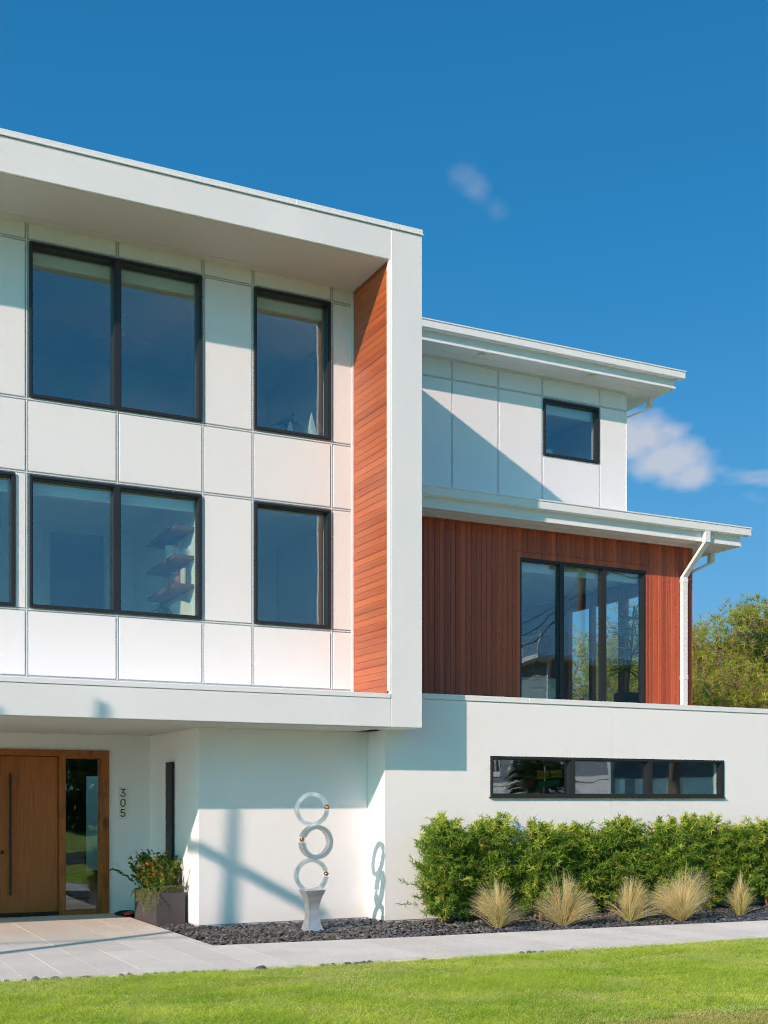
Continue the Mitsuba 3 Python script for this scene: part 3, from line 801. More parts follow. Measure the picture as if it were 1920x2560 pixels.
k = thing('garden_hose', 'coiled black hose with a red coupling lying behind the charcoal planter', 'hose')
th = np.linspace(0, 2 * np.pi * 3.4, 150)
coil = np.stack([4.52 + (.15 + .012 * np.sin(th * 1.7)) * np.cos(th), 17.78 + (.19 + .02 * np.cos(th * .6)) * np.sin(th), .012 + .012 * th / 6.28 + .008 * np.sin(th * 2.3)], 1)
scene[k + '__tube'] = mikit.ply(tube(coil, .011, 8), 'mat_rubber', smooth=True)
scene[k + '__coupling'] = mikit.ply(tube([(4.44, 17.56, .05), (4.50, 17.545, .055), (4.54, 17.54, .055)], [.018, .022, .016], 10), 'mat_red_plastic', smooth=40)

# ---------------------------------------------------------------- sculpture
SC = np.array([6.265, 14.76])
view = math.atan2(14.76, 6.265)          # direction from the street to the sculpture
k = thing('ring_sculpture', 'brushed aluminium sculpture of three stacked split rings on a flared pedestal in the pebble bed', 'sculpture')


def pedestal():
    zs = np.linspace(-.03, .535, 30)
    t = (zs + .03) / .565
    half = np.interp(t, [0, .12, .3, .5, .68, .85, 1.0], [.131, .103, .080, .0715, .080, .108, .143])
    corner = np.array([[-1, -1], [1, -1], [1, 1], [-1, 1]], float)
    a = view - math.pi / 2 + math.radians(22)
    R = np.array([[math.cos(a), -math.sin(a)], [math.sin(a), math.cos(a)]])
    v = []
    for z, h_ in zip(zs, half):
        for c in corner:
            q = R @ (c * h_)
            v.append([SC[0] + q[0], SC[1] + q[1], z])
    n = len(zs)
    f = []
    for i in range(n - 1):
        for j in range(4):
            A, B, C, D = i * 4 + j, i * 4 + (j + 1) % 4, (i + 1) * 4 + (j + 1) % 4, (i + 1) * 4 + j
            f += [[A, B, C], [A, C, D]]
    f += [[(n - 1) * 4, (n - 1) * 4 + 1, (n - 1) * 4 + 2], [(n - 1) * 4, (n - 1) * 4 + 2, (n - 1) * 4 + 3]]
    return trimesh.Trimesh(np.array(v), f, process=True)


scene[k + '__pedestal'] = mikit.ply(pedestal(), 'mat_aluminium_dull', smooth=40)


def ring(cx, cz, R, thick, depth, turn, gap0, gap1):
    """A split ring of square section; angles in degrees seen from the street, anticlockwise from its right."""
    a = np.radians(np.linspace(gap1, gap0 + 360, 72))
    prof = [(R - thick, -depth / 2), (R, -depth / 2), (R, depth / 2), (R - thick, depth / 2)]
    v = np.array([[[rr * math.cos(t), dd, rr * math.sin(t)] for rr, dd in prof] for t in a]).reshape(-1, 3)
    f = []
    n = len(a)
    for i in range(n - 1):
        for j in range(4):
            A, B, C, D = i * 4 + j, i * 4 + (j + 1) % 4, (i + 1) * 4 + (j + 1) % 4, (i + 1) * 4 + j
            f += [[A, C, B], [A, D, C]]
    f += [[0, 1, 2], [0, 2, 3], [n * 4 - 4, n * 4 - 2, n * 4 - 3], [n * 4 - 4, n * 4 - 1, n * 4 - 2]]
    m = trimesh.Trimesh(v, f, process=True)
    m.fix_normals()
    az = view - math.pi / 2 + math.radians(turn)
    m.apply_transform(trimesh.transformations.rotation_matrix(az, [0, 0, 1]))
    off = np.array([math.cos(view - math.pi / 2), math.sin(view - math.pi / 2)]) * cx
    m.apply_translation([SC[0] + off[0], SC[1] + off[1], cz])
    g = math.radians((gap0 + gap1) / 2)
    rr = R - thick / 2
    s = np.array([rr * math.cos(g), 0, rr * math.sin(g)])
    s = trimesh.transformations.rotation_matrix(az, [0, 0, 1])[:3, :3] @ s + [SC[0] + off[0], SC[1] + off[1], cz]
    return m, s


def nugget(c, r0, seed):
    m = trimesh.creation.icosphere(subdivisions=2)
    q = np.array(m.vertices)
    m.vertices = q * (r0 * (1 + .5 * (meshkit.noise(q * 1.7 + seed, seed) - .5)))[:, None] * [1, 1.25, .92] + c
    return m


for i, (cx_, cz_, turn, g0, g1, dep) in enumerate(((-.010, .726, 8, -6, 17, .095), (.050, 1.172, 24, 160, 181, .125), (-.002, 1.612, 5, -4, 18, .10))):
    m_, s_ = ring(cx_, cz_, .2285, .053, dep, turn, g0, g1)
    sfx = '' if i == 0 else f'_{i:03d}'
    scene[k + '__ring' + sfx] = mikit.ply(m_, 'mat_aluminium', smooth=35)
    scene[k + '__nugget' + sfx] = mikit.ply(nugget(s_, .033, i * 7 + 1), 'mat_bronze', smooth=35)
    labels[k + '__nugget' + sfx] = {'label': 'bronze coloured nugget held in the gap of a ring'}

# ---------------------------------------------------------------- ground
def struct(name, mesh, mat, label, cat_=None, **k):
    key = add(name, mesh, mat, **k)
    labels[key] = {'label': label, 'kind': 'structure', 'category': cat_ or name.replace('_', ' ')}
    return key


gx = np.linspace(-900, 900, 3)
struct('ground', trimesh.Trimesh(np.array([[-900, -900, -.12], [900, -900, -.12], [900, 900, -.12], [-900, 900, -.12]]), [[0, 1, 2], [0, 2, 3]], process=False), 'lawn_soil', 'flat grassy ground around the house')
bed_edge = [(4.515, 13.665), (7.0, 13.40), (10.0, 13.20), (12.63, 12.97), (18.0, 12.5)]
walk_edge = [(-8, 12.45), (1.8, 11.93), (4.0, 11.66), (6.2, 11.54), (8.03, 11.50), (11.1, 11.36), (18, 11.0)]
walk = Polygon([(-8, YD + .3), (4.515, YD + .3)] + bed_edge + walk_edge[::-1])
bed = Polygon([(4.515, YD + .3)] + bed_edge + [(18.0, YB + .1), (5.2, YB + .7), (5.2, YD + .3)])
lawn = Polygon(walk_edge + [(18, 3.2), (-8, 3.2)])
PV = struct('paved_walk', slab_xy(walk, -.10, -.004), 'grout', 'pale paved walk and entrance apron of long stone slabs', 'pavement')
struct('pebble_bed', slab_xy(bed, -.11, -.045), 'soil', 'dark planting bed between the walk and the white walls', 'planting bed')
struct('lawn', slab_xy(lawn, -.11, -.028), 'lawn_soil', 'lawn in front of the paved walk')
struct('road', bx(-200, 200, -7.2, 1.2, -.115, -.10), 'asphalt', 'asphalt road in front of the lawn')
P0 = 2.43
for i in range(-28, 41):
    xa = P0 + i * .3895
    for j, (ya, yb) in enumerate(((10.9, 12.06), (12.06, 14.02), (14.02, 15.98), (15.98, 17.94), (17.94, 18.62))):
        sh = .5 * .3895 if j % 2 == 0 and j == 0 else 0.0
        c = sbox(xa + sh + .0038, ya + .0015, xa + sh + .3895 - .0038, yb - .0015).intersection(walk)
        if c.is_empty or c.area < .004 or xa > 16.5 or xa < -2.5:
            continue
        add(f'{PV}__paver', slab_xy(c, -.05, float(np.random.default_rng(abs(i) * 7 + j).uniform(-.001, .001))), 'paver_stone')

# pebbles of the bed
r = np.random.default_rng(99)
n = 26000
px_, py_ = r.uniform(4.5, 15.5, n), r.uniform(12.6, 18.3, n)
inb = shapely.contains_xy(bed.buffer(-.012), px_, py_)
keep = inb & ~((px_ > 5.03) & (py_ > 15.86 - .57 * (px_ > 7.62))) & ~((px_ > 4.56) & (px_ < 4.99) & (py_ > 16.29) & (py_ < 17.48))
px_, py_ = px_[keep], py_[keep]
n = len(px_)
sz = np.stack([r.uniform(.021, .040, n), r.uniform(.014, .025, n), r.uniform(.010, .017, n)], 1)
near_edge = shapely.distance(bed.boundary, shapely.points(px_, py_))
pz = -.030 + .030 * r.random(n) - .014 * (near_edge < .06)
tone = np.exp(r.normal(math.log(.072), .45, n))[:, None] * np.array([1.0, .97, .95])
tone = np.where((r.random(n) < .25)[:, None], tone * [1.15, 1.05, .95], tone)
blue = (meshkit.noise(np.stack([px_ * 1.1, py_ * 1.6, 0 * px_], 1), 4) > .62)[:, None]
tone = np.where(blue, tone * [.78, .88, 1.12], tone)
pm, pc = stones(np.stack([px_, py_, pz], 1), sz, np.clip(tone, .012, .2), 5)
one('pebbles', pm, 'pebble', 'small black river pebbles covering the bed between the walk and the walls', 'pebbles', True, None, pc, 'stuff')
# individual dark stones where the walk meets the lawn
ex = np.array(walk_edge)
xs = [1.86, 2.02, 2.12, 2.22, 2.31, 2.44, 2.58, 2.63, 2.94, 3.02, 3.18, 3.28, 3.45, 3.56, 3.66, 3.74, 3.86, 3.97, 4.34, 5.02, 5.08, 5.14, 5.27, 5.33, 5.38, 5.44, 5.50, 5.56, 5.30, 5.40, 6.20, 7.45, 7.55, 7.6, 7.7, 8.12]
big = {4.34: .055, 2.31: .05, 2.12: .045, 2.58: .045, 3.66: .04}
for i, x in enumerate(xs):
    y = float(np.interp(x, ex[:, 0], ex[:, 1])) - .035 - .05 * r.random()
    s_ = .86 * big.get(x, r.uniform(.022, .036))
    t_ = r.uniform(.07, .12)
    m_, c_ = stones(np.array([[x, y, -.008]]), np.array([[s_ * 1.25, s_, s_ * .72]]), np.array([[t_ * .92, t_, t_ * 1.08]]), 300 + i, 2)
    lb_, gp_ = (('largest dark round stone, alone at the lawn edge in front of the planter', None) if x == 4.34 else
                ('dark stone in the loose row at the left end of the lawn edge', 'dark stones at the left end of the lawn edge') if x < 3 else
                ('dark stone in the lawn-edge row between the left end and the largest stone', 'dark stones left of the largest one') if x < 4.3 else
                ('dark stone in the tight cluster on the lawn edge in front of the sculpture', 'stone cluster in front of the sculpture') if x < 6 else
                ('small dark stone peeping from the grass in front of the hedge', 'dark stones in front of the hedge'))
    one('edge_stone', m_, 'pebble', lb_, 'stone', True, gp_, c_)
# a few fallen orange petals by the planter
ptv = []
for i in range(26):
    x, y = r.uniform(4.0, 4.75), r.uniform(16.0, 17.5)
    q = np.array([[-.012, -.005, 0], [.012, -.006, .002], [.014, .006, .004], [-.010, .007, .001]]) @ trimesh.transformations.rotation_matrix(r.uniform(0, 6), [0, 0, 1])[:3, :3].T
    ptv.append(trimesh.Trimesh(q + [x, y, .004 if x < 4.515 else .012], [[0, 1, 2], [0, 2, 3]], process=False))
pt = cat(*ptv)
one('fallen_petals', pt, 'leaf', 'few orange petals fallen on the paving by the planter', 'petals', False, None, np.tile([.65, .13, .05], (len(pt.vertices), 1)), 'stuff')

# lawn grass: patches of blades, laid out as instances
def turf(seed, nb, hgt, tones):
    r = np.random.default_rng(seed)
    base = np.stack([r.uniform(-.5, .5, nb), r.uniform(-.5, .5, nb), np.full(nb, -.03)], 1)
    cl = meshkit.noise(base * [9, 9, 1] + seed, seed)
    lean = np.stack([meshkit.noise(base * [5, 5, 1] + 40, seed) - .5, meshkit.noise(base * [5, 5, 1] + 80, seed) - .5, np.zeros(nb)], 1)
    d = unit(r.normal(0, .38, (nb, 3)) * [1, 1, 0] + lean * 1.5 + [0, 0, 1])
    L = hgt * r.uniform(.55, 1.25, nb) * (.72 + .55 * cl)
    side = unit(np.cross(d, r.normal(0, 1, (nb, 3))))
    bend = np.stack([r.normal(0, .35, nb) * L, r.normal(0, .35, nb) * L, -.18 * L], 1)
    v, f, t = ribbons(base, d, L, r.uniform(.0028, .0048, nb), bend, side, 2)
    col = np.array(tones)[r.integers(0, len(tones), nb)] * r.uniform(.75, 1.25, (nb, 1))
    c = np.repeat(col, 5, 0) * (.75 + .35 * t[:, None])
    return trimesh.Trimesh(v, f, process=False), c


GREEN = [(.48, .65, .12), (.55, .71, .14), (.40, .60, .11), (.62, .71, .19), (.72, .70, .32)]
DRY = [(.52, .55, .15), (.62, .58, .22), (.45, .50, .12), (.72, .62, .30)]
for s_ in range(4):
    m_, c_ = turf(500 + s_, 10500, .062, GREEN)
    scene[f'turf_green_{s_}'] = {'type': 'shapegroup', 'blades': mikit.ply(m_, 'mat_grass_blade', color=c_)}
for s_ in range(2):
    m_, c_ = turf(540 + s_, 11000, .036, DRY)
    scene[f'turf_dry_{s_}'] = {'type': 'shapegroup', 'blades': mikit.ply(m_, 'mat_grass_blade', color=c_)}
TUFT = [[(.62, .74, .12), (.70, .74, .20)], [(.34, .52, .06), (.40, .58, .07)], [(.55, .70, .10), (.46, .62, .08)], [(.74, .66, .34), (.66, .62, .24)]]
for s_ in range(4):
    m_, c_ = turf(560 + s_, 5200, (.066, .078, .085, .05)[s_], TUFT[s_])
    cen_ = np.array(m_.vertices).reshape(-1, 5, 3)
    keep_ = np.hypot(cen_[:, 0, 0] / .5, cen_[:, 0, 1] / .34) + .55 * (np.random.default_rng(s_).random(len(cen_)) - .5) < .72
    nk = int(keep_.sum())
    f_ = (np.array(m_.faces).reshape(-1, 3, 3)[0][None] + (np.arange(nk) * 5)[:, None, None]).reshape(-1, 3)
    scene[f'turf_tuft_{s_}'] = {'type': 'shapegroup', 'blades': mikit.ply(trimesh.Trimesh(cen_[keep_].reshape(-1, 3), f_, process=False), 'mat_grass_blade', color=c_.reshape(-1, 5, 3)[keep_].reshape(-1, 3))}
labels['lawn_grass'] = {'label': 'mown bright green grass in front of the paved walk', 'category': 'grass', 'kind': 'stuff'}
labels['dry_grass'] = {'label': 'shorter yellowish strip of turf at the street side of the lawn', 'category': 'grass', 'kind': 'stuff'}
r = np.random.default_rng(41)
ng = nd = 0
for ix in range(0, 15):
    for iy in range(6, 13):
        for q in range(1):
            x = ix + .3
            y = iy + .1 - .05 * (x - 5.2)
            if y > float(np.interp(x, ex[:, 0], ex[:, 1])) + .45:
                continue
            if not (.1 * y < x < 1.08 * y + 1.2):
                continue
            dry = iy <= 7
            edge_y = float(np.interp(x, ex[:, 0], ex[:, 1])) - .07
            to = T().translate([x, min(y, edge_y - .5), 0]).rotate([0, 0, 1], float(90 * r.integers(0, 4)))
            if dry:
                nd += 1
                scene[f'dry_grass__{nd:03d}'] = {'type': 'instance', 'to_world': to, 'group': {'type': 'ref', 'id': f'turf_dry_{int(r.integers(0, 2))}'}}
            else:
                ng += 1
                scene[f'lawn_grass__{ng:03d}'] = {'type': 'instance', 'to_world': to, 'group': {'type': 'ref', 'id': f'turf_green_{int(r.integers(0, 4))}'}}

for q in range(230):
    y = r.uniform(7.4, 11.4)
    x = r.uniform(.1 * y, 1.05 * y + 1.0)
    if y > float(np.interp(x, ex[:, 0], ex[:, 1])) - .42 or y < 7.75 - .055 * (x - 5.17):
        continue
    ng += 1
    scene[f'lawn_grass__{ng:03d}'] = {'type': 'instance', 'to_world': T().translate([x, y, 0.002]).rotate([0, 0, 1], float(r.normal(-12, 16))).scale([r.uniform(.8, 1.5), r.uniform(.6, 1.0), r.uniform(.9, 1.12)]),
                                      'group': {'type': 'ref', 'id': f'turf_tuft_{int(r.choice([0, 1, 1, 2, 2, 3]))}'}}

# ---------------------------------------------------------------- hedge shrubs
def hedge_shrub(x0, y0, wid, dep, h0, seed, wild=0.0):
    """Foliage of whorled strap leaves at twig ends, and reddish stems."""
    r = np.random.default_rng(seed)
    stems, tips, tdir = [], [], []
    for s in range(5):
        bx_, by_ = x0 + r.uniform(-.3, .3) * wid, y0 + r.uniform(-.25, .25) * dep
        topx, topy = bx_ + r.normal(0, .10) , by_ + r.normal(0, .05)
        hh = h0 * r.uniform(.82, 1.02)
        P_ = np.array([[bx_ + (topx - bx_) * t + .03 * math.sin(7 * t + s), by_ + (topy - by_) * t, hh * t] for t in np.linspace(0, 1, 9)])
        stems.append(tube(P_, np.linspace(.017, .005, 9), 6, False))
        for t in r.uniform(.02, 1.0, 175) ** .95:
            o = np.array([np.interp(t, np.linspace(0, 1, 9), P_[:, k]) for k in range(3)])
            a = r.uniform(0, 2 * np.pi)
            rad = r.uniform(.10, .64) * wid * (.62 + .38 * min(1, t / .25) if t < .85 else .85)
            e = o + [math.cos(a) * rad, math.sin(a) * rad * dep / wid * .9, r.uniform(.02, .22)]
            if t > .93 and r.random() < .5:
                e = o + [r.normal(0, .05), r.normal(0, .04), r.uniform(.1, .2)]
            tips.append((o, e))
    for s in range(int(wild)):
        o = np.array([x0 - .12 * wid, y0, r.uniform(.2, 1.1)])
        tips.append((o, o + [-r.uniform(.35, .62), r.uniform(-.15, .1), r.uniform(.05, .3)]))
    lv, lc, tw = [], [], []
    for o, e in tips:
        if r.random() < .35:
            tw.append(tube(np.array([o, (o + e) / 2 + [0, 0, -.02], e]), [.004, .003, .002], 4, False))
        n = int(r.integers(22, 34))
        ax = unit(e - o)
        tt = r.uniform(.55, 1.05, n)
        pos = o + (e - o) * tt[:, None]
        d = unit(r.normal(0, 1, (n, 3)) * .9 + ax * .6 + [0, 0, .2])
        L = r.uniform(.055, .098, n)
        young = (r.random() < .10) or (e[2] > h0 * .96 and r.random() < .6)
        col = np.array([.50, .58, .10]) if young else np.array([[.19, .32, .045], [.235, .37, .05], [.15, .265, .042]][int(r.integers(0, 3))])
        if r.random() < .02:
            col = np.array([.36, .32, .03])
        v, f, t_ = ribbons(pos, d, L, r.uniform(.009, .0135, n), np.stack([0 * L, 0 * L, -L * r.uniform(.0, .15, n)], 1), unit(np.cross(d, r.normal(0, 1, (n, 3)))), 2)
        lv.append((v, f))
        lc.append(np.repeat(col * r.uniform(.75, 1.25, (n, 1)), 5, 0))
    nv, V, F = 0, [], []
    for v, f in lv:
        V.append(v)
        F.append(f + nv)
        nv += len(v)
    st = cat(*stems, *tw)
    return trimesh.Trimesh(np.vstack(V), np.vstack(F), process=False), np.vstack(lc), st


HX = [8.36, 9.12, 9.95, 10.72, 11.50, 12.28, 13.05, 13.85, 14.62]
HL = ['leftmost shrub of the hedge, loose and leaning left with bare reddish stems', 'second hedge shrub from the left, behind the first tan grass clump', 'third hedge shrub from the left, behind the second tan grass clump',
      'fourth hedge shrub from the left, between the second and third grass clumps', 'fifth hedge shrub from the left, behind the third grass clump', 'sixth hedge shrub from the left, behind the widest tan grass clump',
      'seventh hedge shrub from the left, between the two rightmost grass clumps', 'eighth hedge shrub from the left, behind the small green grass clump', 'last hedge shrub, cut off by the right edge of the picture']
for i, x in enumerate(HX):
    fol, fc, st = hedge_shrub(x, 14.86 + .06 * math.sin(i * 2.1), .74 if i else .66, .62, 1.36 + .05 * math.sin(i * 1.7) - (.02 if i else -.03), 700 + i, 9 if i == 0 else 0)
    k = thing('hedge_shrub', HL[i], 'shrub', 'podocarpus shrubs of the clipped hedge')
    scene[k + '__foliage'] = mikit.ply(fol, 'mat_leaf', color=fc)
    labels[k + '__foliage'] = {'kind': 'stuff'}
    scene[k + '__stems'] = mikit.ply(st, 'mat_bark', smooth=True, color=np.tile([.26, .125, .075], (len(st.vertices), 1)) * np.random.default_rng(i).uniform(.8, 1.2, (len(st.vertices), 1)))


# ---------------------------------------------------------------- ornamental grass clumps
def feather_grass(x, y, h0, wid, nb, seed, lean=0.0, green=.4):
    r = np.random.default_rng(seed)
    nl = int(r.integers(17, 27))
    la, ls = r.uniform(0, 2 * np.pi, nl), r.random(nl) ** .7
    pick = r.integers(0, nl, nb)
    a = la[pick] + r.normal(0, .13, nb)
    rad = np.sqrt(r.random(nb)) * .05
    base = np.stack([x + rad * np.cos(a), y + rad * np.sin(a), np.full(nb, -.01)], 1)
    sp = np.clip(ls[pick] + r.normal(0, .10, nb), 0, 1.25)
    out = np.stack([np.cos(a), np.sin(a), 0 * a], 1)
    hl = h0 * r.uniform(.55, 1.12, nb) * (1.06 - .25 * sp)
    tip = np.stack([np.cos(a) * sp * wid * .5 + lean * .8, np.sin(a) * sp * wid * .5, hl * (1.05 - .55 * sp ** 2)], 1)
    mid = np.stack([tip[:, 0] * .32, tip[:, 1] * .32, tip[:, 2] * .78], 1)
    S = 7
    t = np.linspace(0, 1, S + 1)[None, :, None]
    wob = r.normal(0, .012, (nb, 1, 3)) * np.sin(np.linspace(0, 1, S + 1) * 5)[None, :, None]
    pts = base[:, None] + 2 * t * (1 - t) * mid[:, None] + t * t * tip[:, None] + wob
    side = unit(np.cross(out, [0, 0, 1.0]) + r.normal(0, .6, (nb, 3)))
    w = r.uniform(.0036, .0064, nb)[:, None] * np.linspace(1, .35, S + 1)[None]
    L, R = pts - side[:, None] * w[..., None] * .5, pts + side[:, None] * w[..., None] * .5
    v = np.concatenate([L, R], 1)
    n = 2 * (S + 1)
    fs = []
    for i in range(S):
        fs += [[i, S + 1 + i, S + 2 + i], [i, S + 2 + i, i + 1]]
    f = (np.array(fs)[None] + (np.arange(nb) * n)[:, None, None]).reshape(-1, 3)
    tan = np.array([.95, .75, .43]) * r.uniform(.75, 1.2, (nb, 1))
    grn = np.array([.46, .54, .12]) * r.uniform(.75, 1.25, (nb, 1))
    g_amt = np.clip((green * .6 + r.normal(0, .25, nb))[:, None] - np.linspace(0, 1, S + 1)[None] * .75, 0, 1) ** .7
    col = tan[:, None] * (1 - g_amt[..., None]) + grn[:, None] * g_amt[..., None]
    c = np.concatenate([col, col], 1).reshape(-1, 3)
    return trimesh.Trimesh(v.reshape(-1, 3), f, process=False), np.clip(c, 0, .9)


for (x, y, h0, wid, nb, ln, gr, lb) in ((8.66, 13.90, .60, .86, 1000, -.10, .62, 'leftmost tan feather grass clump, green at its base'),
                                       (9.58, 13.70, .66, .98, 1300, -.02, .45, 'second feather grass clump from the left, dense and tan'),
                                       (10.80, 13.80, .58, .78, 900, .06, .62, 'third feather grass clump from the left, narrow and upright'),
                                       (11.52, 13.52, .70, 1.2, 1600, .10, .35, 'widest tan feather grass clump, fourth from the left'),
                                       (12.92, 13.84, .55, .52, 480, .0, 1.0, 'small mostly green feather grass clump at the far right')):
    m_, c_ = feather_grass(x, y, h0, wid, nb, int(x * 100), ln, gr)
    one('feather_grass', m_, 'grass_blade', lb, 'ornamental grass', False, 'feather grass clumps in front of the hedge', c_)


# ---------------------------------------------------------------- trees
def pine(name, label, x, y, h0, crown_r, crown_z0, seed, tufts=2600, group=None, tone=1.0, nb=15):
    """Trunk, limbs and a crown of needle tufts gathered in uneven clumps round the limb ends."""
    r = np.random.default_rng(seed)
    k = thing(name, label, 'tree', group)
    parts, cen = [], []
    parts.append(tube(np.array([[x, y, -.1], [x + .1, y, h0 * .35], [x - .1, y + .1, h0 * .7], [x + .1, y, h0 * .93]]), [.30, .24, .15, .05], 9, False))
    for i in range(90):
        t = r.uniform(0, 1)
        z = crown_z0 + (h0 * .90 - crown_z0) * t
        a = r.uniform(0, 2 * np.pi)
        reach = crown_r * (math.sin(math.pi * min(1, .22 + .74 * t)) ** .6) * r.uniform(.45, 1.05)
        e = np.array([x + math.cos(a) * reach, y + math.sin(a) * reach, z + r.uniform(.1, .9) + reach * .12])
        o = np.array([x, y, z - .3])
        m_ = (o + e) / 2 + [0, 0, -.2 + r.normal(0, .15)]
        parts.append(tube(np.array([o, m_, e]), [.055, .035, .012], 5, False))
        cen.append(e)
        for q in range(4):
            s = m_ + (e - m_) * r.uniform(.1, 1)
            e2 = s + r.normal(0, 1, 3) * [.55, .55, .38] + [0, 0, .18]
            parts.append(tube(np.array([s, (s + e2) / 2 + [0, 0, -.05], e2]), [.022, .014, .006], 4, False))
            cen.append(e2)
    cen = np.array(cen)
    cl = cen[r.integers(0, len(cen), tufts)] + np.clip(r.normal(0, 1, (tufts, 3)), -1.7, 1.7) * [.36, .36, .27]
    ax = unit(cl - np.array([x, y, crown_z0 + .2 * (h0 - crown_z0)]) + r.normal(0, 1.2, (tufts, 3)) + [0, 0, 1.0])
    d = unit(ax[:, None] * .75 + r.normal(0, .75, (tufts, nb, 3))).reshape(-1, 3)
    base = np.repeat(cl, nb, 0)
    L = r.uniform(.13, .25, len(d))
    side = unit(np.cross(d, r.normal(0, 1, d.shape)))
    v, f, t_ = ribbons(base, d, L, r.uniform(.017, .026, len(d)), np.zeros(d.shape), side, 1)
    kind = r.random(tufts)
    col = np.where((kind < .62)[:, None], np.array([.225, .275, .040]), np.where((kind < .80)[:, None], np.array([.36, .36, .07]), np.array([.29, .19, .12])))
    col = np.clip(col * 1.5 * r.uniform(.65, 1.3, (tufts, 1)) * tone, 0, .8)
    c = np.repeat(np.repeat(col, nb, 0), 3, 0)
    scene[k + '__crown'] = mikit.ply(trimesh.Trimesh(v, f, process=False), 'mat_leaf', color=c)
    labels[k + '__crown'] = {'kind': 'stuff'}
    tr = cat(*parts)
    scene[k + '__trunk'] = mikit.ply(tr, 'mat_bark', smooth=True, color=np.tile([.17, .13, .10], (len(tr.vertices), 1)))
    return k


def at(az, dist):
    return dist * math.cos(math.radians(az)), dist * math.sin(math.radians(az))


x, y = at(46.6, 39)
pine('pine_tree', 'broad yellow-green pine with brown cones rising behind the right end of the house', x, y, 7.1, 4.4, 1.4, 61, 19000, nb=16)
x, y = at(51.5, 44)
pine('pine_tree', 'pine seen through the corner-room glass behind the house', x, y, 8.2, 3.8, 1.6, 62, 10000, nb=16)
x, y = at(42.3, 41)
pine('pine_tree', 'pine at the right edge of the picture beside the broad one', x, y, 7.3, 3.8, 1.4, 63, 9000, nb=16)

# ---------------------------------------------------------------- street side (behind and beside the camera): seen in the glass and as shadows
k = thing('service_pole', 'slim service pole whose blurred shadow falls on the white recess wall', 'pole')
PX, PY = -5.46, 9.9
pole_top = (PX + .31, PY, 7.58)
scene[k + '__post'] = mikit.ply(tube([(PX, PY, -.1), (PX + .15, PY, 4), pole_top], [.11, .10, .045], 12), 'mat_galvanised', smooth=True)
scene[k + '__crossarm'] = mikit.ply(bx(PX + .19, PX + .31, PY - .80, PY + .75, 6.56, 6.70, .008), 'mat_walnut')
scene[k + '__insulator'] = mikit.ply(cat(*[tube([(PX + .25, PY + dy, 6.70), (PX + .25, PY + dy, 6.86)], [.035, .02], 8) for dy in (-.7, .65)]), 'mat_galvanised', smooth=40)
one('overhead_cable', tube([(-22, 5.6, 9.95), (-12, 4.40, 9.75), (-4, 3.45, 9.68), (4, 2.45, 9.68), (12, 1.4, 9.75), (30, -.9, 10.0)], .03, 8), 'rubber', 'black overhead cable along the street, casting the thin line on the walk', 'cable', True)
k = thing('utility_pole', 'weathered timber utility pole reflected in the wide timber-wall window', 'pole')
scene[k + '__post'] = mikit.ply(tube([(18, 9.4, -.1), (18, 9.4, 5), (18.02, 9.4, 10.5)], [.13, .115, .095], 12), 'mat_bark', smooth=True, color=np.tile([.20, .155, .12], (38, 1)))
scene[k + '__crossarm'] = mikit.ply(bx(17.2, 18.9, 9.22, 9.30, 7.55, 7.66, .01), 'mat_bark', color=None) if False else mikit.ply(bx(17.2, 18.9, 9.22, 9.29, 7.55, 7.66, .01), 'mat_walnut')
for i, (z, dx) in enumerate(((7.0, 0), (6.75, 0), (7.72, .7))):
    one('street_wire', tube([(18 + dx * .5, 9.2, z), (19.9 + dx, 4.6, z - .15), (22 + dx, -.6, z + .1), (30 + dx, -20, z + 1.2)], .014, 6), 'rubber', ('middle', 'lowest', 'topmost')[i] + ' black wire running from the utility pole across the street', 'wire', True, 'wires on the utility pole')
# house across the street
k = thing('neighbour_house', 'blue-grey shingled house with white trim, mirrored in the strip window', 'house')


def nb(part, mesh, mat):
    return add(f'{k}__{part}', mesh, mat)


wx = 26.0
nwall = sbox(-14, 2.55, -3.7, 7.0)
for a, b, c, d in ((-11.75, -10.9, 2.95, 4.6), (-9.9, -8.75, 2.95, 4.6), (-4.75, -4.05, 3.25, 4.6), (-7.2, -6.3, 3.1, 4.6)):
    nwall = nwall.difference(sbox(a, c, b, d))
nb('wall', cat(wall_yz(nwall, wx, wx + .3), bx(wx + .31, 36, -4.0, -3.7, 2.55, 7.0), bx(wx + .31, 36, -14, -13.7, 2.55, 7.0), bx(35.7, 36, -13.69, -4.01, 2.55, 7.0)), 'shingle')
nb('lower_wall', cat(bx(wx + .05, 36, -13.95, -3.75, -.1, 2.54)), 'white_trim')
for a, b, c, d in ((-11.75, -10.9, 2.95, 4.6), (-9.9, -8.75, 2.95, 4.6), (-4.75, -4.05, 3.25, 4.6), (-7.2, -6.3, 3.1, 4.6)):
    m = (a + b) / 2
    kk = nb('window', wall_yz(sbox(a - .12, c - .12, b + .12, d + .12).difference(sbox(a, c, m - .06, d)).difference(sbox(m + .06, c, b, d)), wx - .04, wx + .06), 'white_trim')
    add(kk + '__pane', trimesh.Trimesh(np.array([[wx + .05, a, c], [wx + .05, b, c], [wx + .05, b, d], [wx + .05, a, d]]), [[0, 1, 2], [0, 2, 3]], process=False), 'glass')
    add(kk + '__blind', bx(wx + .12, wx + .14, a, b, c, d), 'room_dark')
nb('corner_board', cat(bx(wx - .03, wx + .12, -3.82, -3.66, -.1, 7.0), bx(wx - .03, wx - .001, -14, -3.83, 2.45, 2.62)), 'white_trim')
nb('deck', bx(wx - .9, 36.3, -14.2, -3.0, 7.0, 7.22), 'white_trim')
